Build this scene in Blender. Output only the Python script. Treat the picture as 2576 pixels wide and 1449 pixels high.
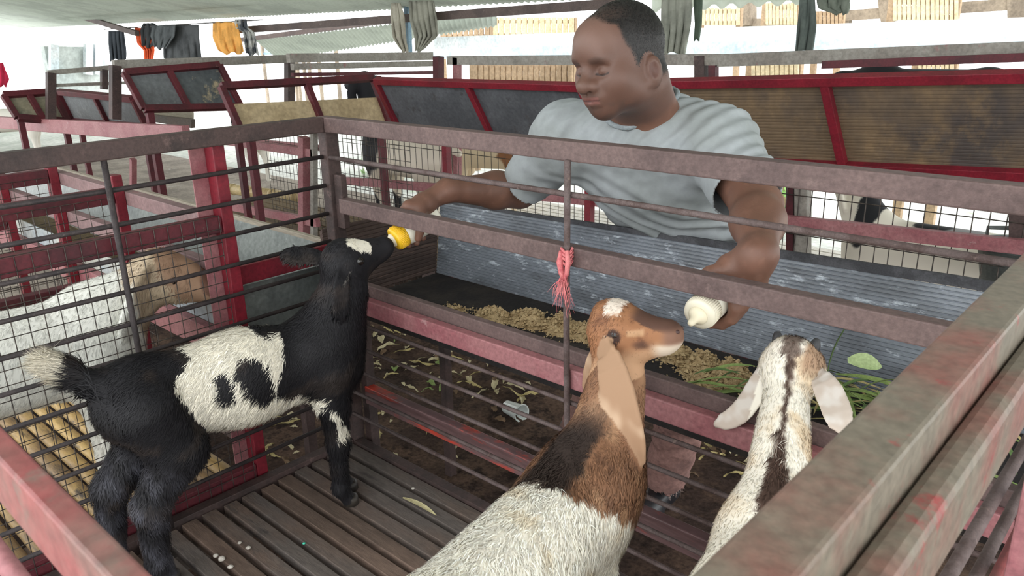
import bpy, bmesh, math, random
import numpy as np
from mathutils import Vector, Matrix

for _o in list(bpy.data.objects):
    bpy.data.objects.remove(_o, do_unlink=True)
scene = bpy.context.scene
C = scene.collection
random.seed(7)
RNG = np.random.default_rng(11)

# ------------------------------------------------------------------ camera
# world frame: origin = floor-level inner corner of the kid pen, x along the far
# fence, y along the side fence (away), z up; slatted floor at z = 0
CAM = np.array([1.75685, -1.18985, 1.16090])
YAW, PITCH, ROLL, FPX = math.radians(-42.895), math.radians(18.396), math.radians(-1.289), 1974.33
_fw = np.array([math.sin(YAW) * math.cos(PITCH), math.cos(YAW) * math.cos(PITCH), -math.sin(PITCH)])
_r0 = np.array([math.cos(YAW), -math.sin(YAW), 0.0])
_u0 = np.cross(_r0, _fw)
_rt = _r0 * math.cos(ROLL) + _u0 * math.sin(ROLL)
_up = -_r0 * math.sin(ROLL) + _u0 * math.cos(ROLL)
cam_data = bpy.data.cameras.new('camera')
cam = bpy.data.objects.new('camera', cam_data)
C.objects.link(cam)
cam_data.sensor_width = 36.0
cam_data.lens = FPX / 2576 * 36.0
cam_data.clip_start = 0.02
cam_data.clip_end = 200
cam.matrix_world = Matrix(((_rt[0], _up[0], -_fw[0], CAM[0]),
                           (_rt[1], _up[1], -_fw[1], CAM[1]),
                           (_rt[2], _up[2], -_fw[2], CAM[2]),
                           (0, 0, 0, 1)))
cam_data.dof.use_dof = True
cam_data.dof.focus_distance = 1.75
cam_data.dof.aperture_fstop = 20.0
scene.camera = cam

# ------------------------------------------------------------------ sky and exposure
world = bpy.data.worlds.new('overcast_sky')
scene.world = world
world.use_nodes = True
_bg = world.node_tree.nodes['Background']
_bg.inputs[0].default_value = (0.97, 0.99, 1.0, 1)
_bg.inputs[1].default_value = 3.65
scene.view_settings.view_transform = 'Standard'
scene.view_settings.look = 'None'
scene.view_settings.exposure = 0.0
scene.view_settings.gamma = 1.0
scene.view_settings.use_curve_mapping = False


def at(px, py, **k):
    """world point where the sight line of a photo pixel meets the plane x=, y= or z= value"""
    d = _fw + _rt * (px - 1288) / FPX - _up * (py - 724.5) / FPX
    (a, v), = k.items()
    i = 'xyz'.index(a)
    return CAM + d * ((v - CAM[i]) / d[i])


# ------------------------------------------------------------------ materials
def lin(c):
    c = [x / 255.0 for x in c]
    return tuple([(x / 12.92 if x <= .04045 else ((x + .055) / 1.055) ** 2.4) for x in c] + [1.0])


MATS = {}


def mat(name, c1, c2=None, c3=None, scale=12.0, thr=(.45, .6), thr3=(.6, .68), rough=.6, metal=0.0, bump=0.0,
        bscale=60.0, stretch=(1, 1, 1), spec=.4, fine=0.18, alpha=None, trans=0.0):
    """procedural surface: base colour, a second colour in broad noise patches, a third in small ones, fine grain"""
    if name in MATS:
        return MATS[name]
    m = bpy.data.materials.new(name)
    m.use_nodes = True
    nt = m.node_tree
    N, L = nt.nodes, nt.links
    b = N['Principled BSDF']
    b.inputs['Roughness'].default_value = rough
    b.inputs['Metallic'].default_value = metal
    b.inputs['Specular IOR Level'].default_value = spec
    tc = N.new('ShaderNodeTexCoord')
    mp = N.new('ShaderNodeMapping')
    mp.inputs['Scale'].default_value = stretch
    L.new(tc.outputs['Object'], mp.inputs['Vector'])

    def noise(s, det=5.0, ro=.6):
        n = N.new('ShaderNodeTexNoise')
        n.inputs['Scale'].default_value = s
        n.inputs['Detail'].default_value = det
        n.inputs['Roughness'].default_value = ro
        L.new(mp.outputs[0], n.inputs['Vector'])
        return n.outputs['Fac']

    def ramp(src, a, bb):
        r = N.new('ShaderNodeMapRange')
        r.inputs['From Min'].default_value = a
        r.inputs['From Max'].default_value = bb
        L.new(src, r.inputs['Value'])
        return r.outputs[0]

    def mix(fac, a, bcol):
        x = N.new('ShaderNodeMix')
        x.data_type = 'RGBA'
        if isinstance(fac, float):
            x.inputs[0].default_value = fac
        else:
            L.new(fac, x.inputs[0])
        for k, v in ((6, a), (7, bcol)):
            if isinstance(v, tuple):
                x.inputs[k].default_value = v
            else:
                L.new(v, x.inputs[k])
        return x.outputs[2]

    col = lin(c1)
    if c2:
        col = mix(ramp(noise(scale), *thr), col, lin(c2))
    if c3:
        col = mix(ramp(noise(scale * 2.7, 6.0, .7), *thr3), col, lin(c3))
    if fine:
        dk = N.new('ShaderNodeMix')
        dk.data_type = 'RGBA'
        dk.blend_type = 'MULTIPLY'
        dk.inputs[0].default_value = 1.0
        g = N.new('ShaderNodeMapRange')
        g.inputs['From Min'].default_value = .3
        g.inputs['From Max'].default_value = .7
        g.inputs['To Min'].default_value = 1 - fine * 1.6
        g.inputs['To Max'].default_value = 1 + fine * .6
        L.new(noise(scale * 14, 3.0), g.inputs['Value'])
        if isinstance(col, tuple):
            dk.inputs[6].default_value = col
        else:
            L.new(col, dk.inputs[6])
        L.new(g.outputs[0], dk.inputs[7])
        col = dk.outputs[2]
    if isinstance(col, tuple):
        b.inputs['Base Color'].default_value = col
    else:
        L.new(col, b.inputs['Base Color'])
    if bump:
        bp = N.new('ShaderNodeBump')
        bp.inputs['Strength'].default_value = bump
        bp.inputs['Distance'].default_value = .004
        L.new(noise(bscale, 6.0, .65), bp.inputs['Height'])
        L.new(bp.outputs[0], b.inputs['Normal'])
    if trans:
        t = N.new('ShaderNodeBsdfTranslucent')
        if isinstance(col, tuple):
            t.inputs[0].default_value = col
        else:
            L.new(col, t.inputs[0])
        ms = N.new('ShaderNodeMixShader')
        ms.inputs[0].default_value = trans
        L.new(b.outputs[0], ms.inputs[1])
        L.new(t.outputs[0], ms.inputs[2])
        L.new(ms.outputs[0], N['Material Output'].inputs['Surface'])
    MATS[name] = m
    return m


def mat_attr(name, rough=.75, spec=.25, sss=0.0, bump=0.0, bscale=120.0, sheen=0.0, trans=0.0):
    """surface coloured by the mesh's own colour attribute (coat or skin colour)"""
    if name in MATS:
        return MATS[name]
    m = bpy.data.materials.new(name)
    m.use_nodes = True
    N, L = m.node_tree.nodes, m.node_tree.links
    b = N['Principled BSDF']
    a = N.new('ShaderNodeAttribute')
    a.attribute_name = 'Col'
    L.new(a.outputs['Color'], b.inputs['Base Color'])
    b.inputs['Roughness'].default_value = rough
    b.inputs['Specular IOR Level'].default_value = spec
    if sss:
        b.inputs['Subsurface Weight'].default_value = sss
        b.inputs['Subsurface Radius'].default_value = (.012, .005, .003)
        b.inputs['Subsurface Scale'].default_value = .6
    if bump:
        n = N.new('ShaderNodeTexNoise')
        n.inputs['Scale'].default_value = bscale
        n.inputs['Detail'].default_value = 4
        bp = N.new('ShaderNodeBump')
        bp.inputs['Strength'].default_value = bump
        bp.inputs['Distance'].default_value = .003
        tc = N.new('ShaderNodeTexCoord')
        L.new(tc.outputs['Object'], n.inputs['Vector'])
        L.new(n.outputs['Fac'], bp.inputs['Height'])
        L.new(bp.outputs[0], b.inputs['Normal'])
    MATS[name] = m
    return m


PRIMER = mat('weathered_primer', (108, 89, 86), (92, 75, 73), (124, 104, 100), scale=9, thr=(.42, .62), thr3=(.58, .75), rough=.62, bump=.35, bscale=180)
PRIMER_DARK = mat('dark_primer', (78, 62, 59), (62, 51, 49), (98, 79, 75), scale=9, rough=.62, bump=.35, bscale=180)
RAIL_OLIVE = mat('rubbed_rail', (116, 107, 94), (126, 86, 77), (146, 62, 62), scale=9, thr=(.42, .62), thr3=(.60, .70), rough=.5, bump=.2, bscale=160)
RED = mat('red_paint', (126, 32, 45), (104, 28, 39), (170, 150, 145), scale=8, thr=(.4, .65), thr3=(.7, .735), rough=.45, bump=.12)
RED_FADED = mat('faded_red_paint', (156, 106, 108), (144, 88, 93), (172, 136, 136), scale=7, thr3=(.6, .7), rough=.55, bump=.2)
RED_WORN = mat('worn_red_rail', (132, 98, 91), (142, 76, 75), (122, 99, 91), scale=6, thr=(.44, .58), thr3=(.56, .66), rough=.42, bump=.15)
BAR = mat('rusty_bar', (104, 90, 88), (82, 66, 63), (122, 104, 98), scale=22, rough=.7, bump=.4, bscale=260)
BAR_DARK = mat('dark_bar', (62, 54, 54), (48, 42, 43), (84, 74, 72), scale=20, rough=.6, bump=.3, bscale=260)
WIRE = mat('mesh_wire', (66, 60, 57), (92, 84, 78), scale=30, rough=.5, metal=.4)
SLAT = mat('dark_floor_slat', (104, 96, 91), (114, 97, 87), (80, 74, 71), scale=7, stretch=(.35, 1.4, 1), thr=(.42, .62), rough=.7, bump=.4, bscale=140)
SLAT_EDGE = SLAT
GALV = mat('galvanised_sheet', (132, 138, 134), (112, 118, 116), (150, 156, 152), scale=5, rough=.42, metal=.35)


# ------------------------------------------------------------------ mesh builder
class MB:
    def __init__(self):
        self.v, self.f = [], []

    def add(self, v, f):
        o = len(self.v)
        self.v += [tuple(map(float, p)) for p in v]
        self.f += [tuple(i + o for i in q) for q in f]
        return self

    def box(self, lo, hi):
        x0, y0, z0 = lo
        x1, y1, z1 = hi
        return self.add([(x0, y0, z0), (x1, y0, z0), (x1, y1, z0), (x0, y1, z0), (x0, y0, z1), (x1, y0, z1), (x1, y1, z1), (x0, y1, z1)],
                        [(0, 3, 2, 1), (4, 5, 6, 7), (0, 1, 5, 4), (1, 2, 6, 5), (2, 3, 7, 6), (3, 0, 4, 7)])

    def beam(self, a, b, w, h, up=(0, 0, 1)):
        """rectangular bar from a to b: h along up, w across; a and b lie on its centre line"""
        a, b, up = np.array(a, float), np.array(b, float), np.array(up, float)
        d = b - a
        d /= np.linalg.norm(d)
        s = np.cross(d, up)
        s /= np.linalg.norm(s)
        u = np.cross(s, d)
        vs = []
        for p in (a, b):
            for i, j in ((-1, -1), (1, -1), (1, 1), (-1, 1)):
                vs.append(p + s * i * w / 2 + u * j * h / 2)
        return self.add(vs, [(3, 2, 1, 0), (4, 5, 6, 7), (0, 1, 5, 4), (1, 2, 6, 5), (2, 3, 7, 6), (3, 0, 4, 7)])

    def tube(self, pts, r, n=8, cap=True):
        """round bar through points; r may be a list"""
        pts = [np.array(p, float) for p in pts]
        rs = r if isinstance(r, (list, tuple)) else [r] * len(pts)
        d0 = pts[1] - pts[0]
        ref = np.array((0, 0, 1.0)) if abs(d0[2]) < .9 * np.linalg.norm(d0) else np.array((1.0, 0, 0))
        vs, fs = [], []
        for i, p in enumerate(pts):
            d = pts[min(i + 1, len(pts) - 1)] - pts[max(i - 1, 0)]
            d /= np.linalg.norm(d)
            s = np.cross(d, ref)
            s /= np.linalg.norm(s)
            u = np.cross(s, d)
            ref = u
            for k in range(n):
                a = 2 * math.pi * k / n
                vs.append(p + (s * math.cos(a) + u * math.sin(a)) * rs[i])
        for i in range(len(pts) - 1):
            for k in range(n):
                fs.append((i * n + k, (i + 1) * n + k, (i + 1) * n + (k + 1) % n, i * n + (k + 1) % n))
        if cap:
            fs.append(tuple(range(n)))
            fs.append(tuple((len(pts) - 1) * n + k for k in reversed(range(n))))
        return self.add(vs, fs)

    def lathe(self, prof, a, axis, n=28):
        """profile [(r, t)] turned about an axis through a"""
        a, ax = np.array(a, float), np.array(axis, float)
        ax /= np.linalg.norm(ax)
        s = np.cross(ax, (0, 0, 1.0) if abs(ax[2]) < .9 else (1.0, 0, 0))
        s /= np.linalg.norm(s)
        u = np.cross(s, ax)
        vs, fs = [], []
        for r, t in prof:
            for k in range(n):
                q = 2 * math.pi * k / n
                vs.append(a + ax * t + (s * math.cos(q) + u * math.sin(q)) * max(r, 1e-5))
        for i in range(len(prof) - 1):
            for k in range(n):
                fs.append((i * n + k, i * n + (k + 1) % n, (i + 1) * n + (k + 1) % n, (i + 1) * n + k))
        fs.append(tuple(reversed(range(n))))
        fs.append(tuple((len(prof) - 1) * n + k for k in range(n)))
        return self.add(vs, fs)

    def quad(self, a, b, c, d):
        return self.add([a, b, c, d], [(0, 1, 2, 3)])

    def slab(self, a, b, c, d, t):
        """thick sheet on the quad a b c d"""
        a, b, c, d = [np.array(p, float) for p in (a, b, c, d)]
        n = np.cross(c - a, d - b)
        n = n / np.linalg.norm(n) * t / 2
        return self.add([a - n, b - n, c - n, d - n, a + n, b + n, c + n, d + n],
                        [(3, 2, 1, 0), (4, 5, 6, 7), (0, 1, 5, 4), (1, 2, 6, 5), (2, 3, 7, 6), (3, 0, 4, 7)])

    def build(self, name, m, parent=None, smooth=False, bevel=0.0):
        return make(name, self.v, self.f, m, parent, smooth, bevel)


def make(name, v, f, m, parent=None, smooth=False, bevel=0.0):
    """one mesh object; v in world coordinates"""
    v = np.asarray(v, float)
    base = np.array(parent.matrix_basis.translation) if parent is not None else np.zeros(3)
    if parent is not None and parent.parent is not None:
        base = base + np.array(parent.parent.matrix_basis.translation)
    loc = np.zeros(3)
    if parent is None and len(v):
        loc = np.array([(v[:, 0].min() + v[:, 0].max()) / 2, (v[:, 1].min() + v[:, 1].max()) / 2, v[:, 2].min()])
    me = bpy.data.meshes.new(name)
    me.from_pydata((v - base - loc).tolist(), [], f if isinstance(f, list) else f.tolist())
    me.update()
    if smooth:
        me.polygons.foreach_set('use_smooth', [True] * len(me.polygons))
    if m is not None:
        me.materials.append(m)
    o = bpy.data.objects.new(name, me)
    o.location = loc
    C.objects.link(o)
    if parent is not None:
        o.parent = parent
    if bevel:
        b = o.modifiers.new('bevel', 'BEVEL')
        b.width = bevel
        b.segments = 2
        b.limit_method = 'ANGLE'
        b.harden_normals = False
    return o


def tag(o, label, cat, group=None, kind=None):
    o['label'] = label
    o['category'] = cat
    if group:
        o['group'] = group
    if kind:
        o['kind'] = kind
    return o


def structure(o, label=None, cat=None):
    o['kind'] = 'structure'
    if label:
        o['label'] = label
    if cat:
        o['category'] = cat
    return o


def thing(name, loc, label, cat, group=None, kind=None):
    o = bpy.data.objects.new(name, None)
    o.empty_display_size = .1
    o.location = tuple(float(x) for x in loc)
    C.objects.link(o)
    return tag(o, label, cat, group, kind)


def part_label(o, label):
    o['label'] = label
    return o
# ------------------------------------------------------------------ ground, roof, beams
GZ = -0.32
SOIL = mat('dark_soil', (74, 60, 54), (104, 84, 72), (56, 46, 42), scale=5, thr=(.42, .6), thr3=(.5, .62), rough=.95, bump=.9, bscale=70, spec=.1, fine=.3)
YARD = mat('pale_yard_concrete', (205, 206, 200), (180, 184, 176), (158, 190, 140), scale=1.2, thr3=(.62, .7), rough=.9, bump=.2)
ROOFM = mat('pale_corrugated_roof', (158, 164, 153), (144, 150, 140), scale=2.0, rough=.7, trans=.10, fine=.05)
BEAMM = mat('brown_roof_beam', (98, 84, 80), (84, 72, 70), (116, 104, 98), scale=6, rough=.7)


def fbm(x, y, seed=0, f=1.0, oct=4):
    r = np.random.default_rng(seed)
    s = np.zeros_like(x)
    a = 1.0
    for _ in range(oct):
        for _k in range(4):
            t = r.uniform(0, 2 * math.pi)
            s = s + a * np.sin((x * math.cos(t) + y * math.sin(t)) * f * r.uniform(.7, 1.3) * 2 * math.pi + r.uniform(0, 6.28)) / 4
        f *= 2.1
        a *= .5
    return s


def grid_mesh(xs, ys, zf):
    X, Y = np.meshgrid(xs, ys, indexing='ij')
    Z = zf(X, Y)
    n, m_ = X.shape
    v = np.stack([X, Y, Z], -1).reshape(-1, 3)
    i = np.arange(n * m_).reshape(n, m_)
    f = np.stack([i[:-1, :-1], i[1:, :-1], i[1:, 1:], i[:-1, 1:]], -1).reshape(-1, 4)
    return v, f


def soil_z(x, y):
    return GZ + .012 * fbm(x, y, 3, 1.3, 5)


v, f = grid_mesh(np.linspace(-2.6, 3.0, 260), np.linspace(-1.9, 2.6, 210), soil_z)
g = make('ground', v, f, SOIL, smooth=True)
structure(g, 'dark trodden soil of the aisle under the feed trough', 'ground')

DUST = mat('dusty_aisle_floor', (148, 138, 126), (122, 112, 102), (176, 170, 160), scale=3, rough=.95, bump=.5, bscale=40)
mb = MB()
mb.box((-9, -3.5, GZ - .025), (-2.55, 3.3, GZ + .002))
g = mb.build('aisle_ground', DUST)
structure(g, 'dusty grey floor between the farther pens', 'ground')
mb = MB()
mb.box((-14, -10, GZ - .2), (14, 26, GZ - .03))
g = mb.build('yard_ground', YARD)
structure(g, 'pale yard floor around the goat shed', 'ground')


def corrugated(name, a, b, c, d, pitch, amp, m, label, n2=2):
    """wavy sheet on quad a-b-c-d, waves running from a towards d"""
    a, b, c, d = [np.array(p, float) for p in (a, b, c, d)]
    n = int(np.linalg.norm(b - a) / pitch * 6)
    nn = np.cross(b - a, d - a)
    nn /= np.linalg.norm(nn)
    v, f = [], []
    for i in range(n + 1):
        t = i / n
        for j in range(n2):
            s = j / (n2 - 1)
            p = a * (1 - t) * (1 - s) + b * t * (1 - s) + c * t * s + d * (1 - t) * s
            v.append(p + nn * amp * math.sin(i * 2 * math.pi / 6))
    for i in range(n):
        for j in range(n2 - 1):
            f.append((i * n2 + j, (i + 1) * n2 + j, (i + 1) * n2 + j + 1, i * n2 + j + 1))
    o = make(name, v, f, m, smooth=True)
    structure(o, label, 'roof')
    return o


# main roof over the pens: a low lean-to whose far eave is in view
_ea, _eb = at(0, 74, y=4.2), at(1300, 6, y=4.2)
_ed = (_eb - _ea) / np.linalg.norm(_eb - _ea)
_e0, _e1 = _ea - _ed * 4, _eb + _ed * 6.5
_rise = V3_ = np.array((0, -6.0, 1.22))
corrugated('roof', _e0, _e1, _e1 + _rise, _e0 + _rise, .075, .011, ROOFM, 'pale corrugated roof sheet over the goat pens')
corrugated('roof', at(640, 100, y=5.6), at(1250, 30, y=5.6), at(1250, 66, y=6.4), at(700, 150, y=6.4), .09, .014, ROOFM, 'second corrugated roof slope beyond the main eave')


def roof_beam(p0, p1, w, h, label, **k):
    b = MB()
    a, c = at(*p0, **k), at(*p1, **k)
    b.beam(a, c, w, h)
    o = b.build('roof_beam', BEAMM)
    structure(o, label, 'beam')


roof_beam((-40, 52), (640, -2), .06, .06, 'upper brown roof beam at the shed corner', y=3.7)
roof_beam((40, -8), (345, 84), .06, .07, 'slanting brown rafter above the hung trousers', y=3.9)
roof_beam((600, 76), (1560, 8), .07, .075, 'long brown roof beam above the rags', y=4.1)
roof_beam((610, 100), (1010, 48), .07, .06, 'lower brown beam behind the orange shirt', y=5.2)
# ------------------------------------------------------------------ the kid pen
H = .95
pen = thing('goat_pen', (.8, -.55, 0), 'kid pen of weathered brown metal rails around the slatted floor', 'pen')
XR, YN = 1.628, -1.094


def prt(name, m, fn, parent, smooth=False, bevel=0.0):
    b = MB()
    fn(b)
    return b.build(name, m, parent, smooth, bevel)


# posts
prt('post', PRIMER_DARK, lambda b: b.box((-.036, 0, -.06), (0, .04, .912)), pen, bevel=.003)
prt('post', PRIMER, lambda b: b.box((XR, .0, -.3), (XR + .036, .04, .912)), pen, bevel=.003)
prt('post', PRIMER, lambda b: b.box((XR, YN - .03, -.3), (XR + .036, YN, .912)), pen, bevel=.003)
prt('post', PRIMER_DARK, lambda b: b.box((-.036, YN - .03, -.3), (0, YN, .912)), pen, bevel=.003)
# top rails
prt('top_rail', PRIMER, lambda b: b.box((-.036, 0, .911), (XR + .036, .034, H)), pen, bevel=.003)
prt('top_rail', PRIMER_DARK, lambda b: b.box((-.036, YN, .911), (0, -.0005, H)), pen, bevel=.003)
prt('top_rail', RAIL_OLIVE, lambda b: b.box((XR, YN - .012, .911), (XR + .034, -.0005, H)), pen, bevel=.003)
prt('top_rail', RED_WORN, lambda b: b.box((-.036, YN - .0135, .913), (XR - .0005, YN, H)), pen, bevel=.002)
# far fence: middle rail, feed rail, round bars
prt('middle_rail', PRIMER, lambda b: b.box((.032, 0, .70), (XR, .03, .74)), pen, bevel=.003)
prt('feed_rail', RED_FADED, lambda b: b.box((.0, 0.002, .427), (XR, .028, .472)), pen, bevel=.003)
prt('hinge_plate', PRIMER_DARK, lambda b: b.box((.0005, .012, .655), (.033, .03, .80)), pen, bevel=.002)
for z in (.845,):
    prt('bar', BAR, lambda b: b.tube([(0, .008, z), (.4, .007, z), (.82, .008, z), (XR, .008, z)], .0062), pen, True)
for z in (.393, .319, .244, .170, .096):
    prt('bar', BAR, lambda b: b.tube([(0, .006, z), (.5, .008, z - .002), (1.1, .006, z), (XR, .006, z)], .0052), pen, True)
prt('upright_bar', BAR, lambda b: b.tube([(.809, -.004, .915), (.808, -.006, .6), (.810, -.006, .3), (.809, -.006, .0)], .0068, 10), pen, True)
# side fence towards the neighbouring pen
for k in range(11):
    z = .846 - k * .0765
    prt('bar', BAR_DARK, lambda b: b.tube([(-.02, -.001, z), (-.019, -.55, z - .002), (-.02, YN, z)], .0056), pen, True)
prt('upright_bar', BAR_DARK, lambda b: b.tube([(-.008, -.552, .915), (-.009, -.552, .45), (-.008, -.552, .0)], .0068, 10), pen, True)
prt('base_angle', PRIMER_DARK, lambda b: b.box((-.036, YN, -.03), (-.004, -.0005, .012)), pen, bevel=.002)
prt('base_angle', PRIMER_DARK, lambda b: b.box((-.0, .0, -.03), (XR, .03, .008)), pen, bevel=.002)
# right fence below the top rail: second tube, bars, gate stile
prt('gate_tube', RAIL_OLIVE, lambda b: b.box((XR + .0345, YN + .02, .868), (XR + .054, -.03, .922)), pen, bevel=.006)
for y in (-.16, -.36):
    prt('gate_stile', RED_FADED, lambda b: b.box((XR + .040, y - .012, .05), (XR + .062, y + .012, .845)), pen, bevel=.003)
for k in range(9):
    z = .79 - k * .085
    prt('bar', RED_WORN if k % 3 == 0 else BAR, lambda b: b.tube([(XR + .018, YN, z), (XR + .02, -.001, z)], .0065), pen, True)
# near fence lower bars
for k in range(9):
    z = .84 - k * .088
    prt('bar', RED_FADED if k == 0 else BAR_DARK, lambda b: b.tube([(-.0, YN - .008, z), (XR, YN - .008, z)], .0065), pen, True)

# slatted floor
fl = thing('slatted_floor', (.81, -.55, -.03), 'dark stained wooden slat floor of the kid pen', 'floor')
fl['kind'] = 'structure'
NSL = 20
for k in range(NSL):
    y1 = -.004 - k * .0543
    y0 = y1 - .0375 + random.uniform(-.002, .002)
    tone = random.random()
    m = SLAT if tone < .55 else mat('brown_floor_slat', (122, 102, 90), (102, 86, 76), (84, 73, 67), scale=6, stretch=(.35, 1.4, 1), rough=.7, bump=.4, bscale=140)
    dz = random.uniform(-.002, .0)
    prt('slat', m, lambda b: b.box((-.03 if k == 0 else .004 + random.uniform(-.006, .004), y0, -.024 + dz), (XR - .003, y1, dz)), fl, bevel=.0015)
for x in (.06, .8, 1.55):
    prt('joist', SLAT, lambda b: b.box((x - .02, YN + .005, -.075), (x + .02, -.004, -.0265)), fl)
for x in (.06, 1.55):
    for y in (-1.05, -.05):
        prt('leg', PRIMER_DARK, lambda b: b.box((x - .018, y - .018, GZ - .02), (x + .018, y + .018, -.076)), fl)

# pink twine tied on the upright bar
tw = thing('twine_knot', (.812, -.02, .64), 'frayed pink raffia twine knotted round the upright bar', 'twine')
TWM = mat('pink_raffia', (214, 128, 128), (190, 92, 98), (228, 168, 164), scale=60, rough=.7)


def ribbon(b, pts, w, nrm):
    pts = [np.array(p, float) for p in pts]
    nrm = np.array(nrm, float)
    vs, fs = [], []
    for i, p in enumerate(pts):
        d = pts[min(i + 1, len(pts) - 1)] - pts[max(i - 1, 0)]
        s = np.cross(d, nrm)
        s /= np.linalg.norm(s) + 1e-9
        ww = w[i] if isinstance(w, (list, tuple)) else w
        vs += [p - s * ww / 2, p + s * ww / 2]
    for i in range(len(pts) - 1):
        fs.append((2 * i, 2 * i + 1, 2 * i + 3, 2 * i + 2))
    b.add(vs, fs)


def _loop(b):
    for z, r in ((.735, .0115), (.728, .012), (.720, .0118), (.71, .0112)):
        pts = [(.809 + r * math.cos(t) * 1.0, -.006 + r * math.sin(t) * .9, z + .004 * math.sin(2 * t)) for t in np.linspace(0, 2 * math.pi, 13)]
        b.tube(pts, .0032, 6, False)
    b.tube([(.817, -.016, .738), (.822, -.018, .715), (.819, -.019, .69), (.8125, -.019, .675)], [.004, .006, .005, .003], 7)
    b.tube([(.803, -.017, .735), (.802, -.02, .712), (.807, -.021, .69), (.8125, -.019, .675)], [.004, .007, .006, .003], 7)


prt('knot', TWM, _loop, tw, True)


def _fray(b):
    for i in range(46):
        a = random.uniform(-1, 1)
        L = random.uniform(.03, .075)
        p0 = np.array((.812 + random.uniform(-.006, .006), -.019 + random.uniform(-.003, .003), .68 + random.uniform(-.006, .012)))
        p1 = p0 + np.array((a * .016, random.uniform(-.012, .006), -L * .45))
        p2 = p0 + np.array((a * .026 + random.uniform(-.006, .006), random.uniform(-.016, .008), -L))
        ribbon(b, [p0, p1, p2], [.0016, .0014, .0004], (random.uniform(-.4, .4), -1, 0))


o = prt('frayed_end', TWM, _fray, tw)
# ------------------------------------------------------------------ feed trough outside the far fence
TX0, TX1 = -.10, 2.45
trough = thing('feed_trough', (.9, .26, .38), 'long feed trough with grey ribbed plastic back outside the pen', 'trough')
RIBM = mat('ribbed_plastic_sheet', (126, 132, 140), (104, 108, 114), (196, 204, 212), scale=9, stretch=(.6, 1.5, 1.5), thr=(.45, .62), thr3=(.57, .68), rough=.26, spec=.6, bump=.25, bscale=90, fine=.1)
BLACKF = mat('black_trough_floor', (38, 34, 34), (52, 46, 42), (30, 28, 28), scale=9, rough=.8, bump=.6)
WOODE = mat('brown_trough_board', (92, 76, 70), (72, 60, 56), (118, 96, 86), scale=5, stretch=(1, .6, 5), rough=.75, bump=.5)
zt0, zt1 = .622, .664      # top edge height at both ends


def ztop(x):
    return zt0 + (zt1 - zt0) * (x - TX0) / 1.5 if x < 1.4 else zt1


def ribbed(b, A, B, Ct, D, n, depth, seg=6):
    """sheet A-B (bottom) D-C (top) with n raised ribs running along A-B, real ridges"""
    A, B, Ct, D = [np.array(p, float) for p in (A, B, Ct, D)]
    nn = np.cross(B - A, D - A)
    nn /= np.linalg.norm(nn)
    rows = []
    for i in range(n):
        t0, t1 = i / n, (i + 1) / n
        rows += [(t0 + .001, 0.0), (t0 + .22 / n, 1.0), (t1 - .22 / n, 1.0), (t1 - .001, 0.0)]
    vs, fs = [], []
    for t, k in rows:
        for s in np.linspace(0, 1, seg):
            p = A * (1 - s) * (1 - t) + B * s * (1 - t) + Ct * s * t + D * (1 - s) * t
            vs.append(p - nn * depth * (1 - k))
    for i in range(len(rows) - 1):
        for j in range(seg - 1):
            fs.append((i * seg + j, i * seg + j + 1, (i + 1) * seg + j + 1, (i + 1) * seg + j))
    b.add(vs, fs)


b = MB()
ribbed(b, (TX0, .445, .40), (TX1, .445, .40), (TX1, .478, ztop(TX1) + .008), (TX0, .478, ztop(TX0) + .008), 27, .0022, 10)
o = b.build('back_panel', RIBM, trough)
sm = o.modifiers.new('thick', 'SOLIDIFY')
sm.thickness = .006
sm.offset = -1
part_label(o, 'grey ribbed plastic sheet with worn shiny patches')
b = MB()
ribbed(b, (TX0 - .004, .03, .405), (TX0 - .004, .45, .405), (TX0 - .004, .475, .63), (TX0 - .004, .03, .63), 18, .002, 4)
o = b.build('end_board', WOODE, trough)
sm = o.modifiers.new('thick', 'SOLIDIFY')
sm.thickness = .012
sm.offset = -1
prt('tray', BLACKF, lambda b: b.box((TX0, .052, .385), (TX1, .446, .40)), trough)
prt('lip_rail', PRIMER, lambda b: b.box((TX0 + .14, .03, .462), (TX1, .052, .502)), trough, bevel=.003)
prt('lip_board', BLACKF, lambda b: b.box((TX0 + .14, .0525, .40), (TX1, .06, .495)), trough)
prt('edge_strip', mat('dark_edge_strip', (58, 58, 62), (80, 80, 84), scale=20, rough=.6), lambda b: b.beam((TX0, .486, ztop(TX0) + .002), (1.4, .486, zt1 + .002), .008, .022).beam((1.4, .486, zt1 + .002), (TX1, .486, zt1 + .002), .008, .022), trough)
prt('lower_rail', mat('orange_streaked_primer', (112, 86, 86), (96, 72, 72), (196, 70, 52), scale=3, thr3=(.56, .66), stretch=(.5, 1, 3), rough=.5, bump=.2),
    lambda b: b.box((.02, .038, .122), (XR + .3, .066, .178)), trough, bevel=.003)
for x in (.815, 2.2):
    prt('leg', RED if x < 1 else RED_FADED, lambda b: b.box((x, .036, GZ - .01), (x + .035, .07, .384)), trough, bevel=.003)
for x in (-.06, 1.95):
    prt('leg', PRIMER_DARK, lambda b: b.box((x, .40, GZ - .01), (x + .03, .43, .384)), trough, bevel=.003)
prt('leg', PRIMER_DARK, lambda b: b.box((.0, .042, GZ - .01), (.03, .072, .384)), trough, bevel=.003)
# ------------------------------------------------------------------ smooth organic bodies
V3 = lambda *a: np.array(a, np.float64)


def rc(a, b, ra, rb):
    a, b = np.array(a, float), np.array(b, float)
    ab = b - a
    L2 = float(ab @ ab)

    def f(P):
        t = np.clip((P - a) @ ab / L2, 0, 1)
        q = P - a - t[:, None] * ab
        return np.sqrt((q * q).sum(1)) - (ra + (rb - ra) * t)
    return f


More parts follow.
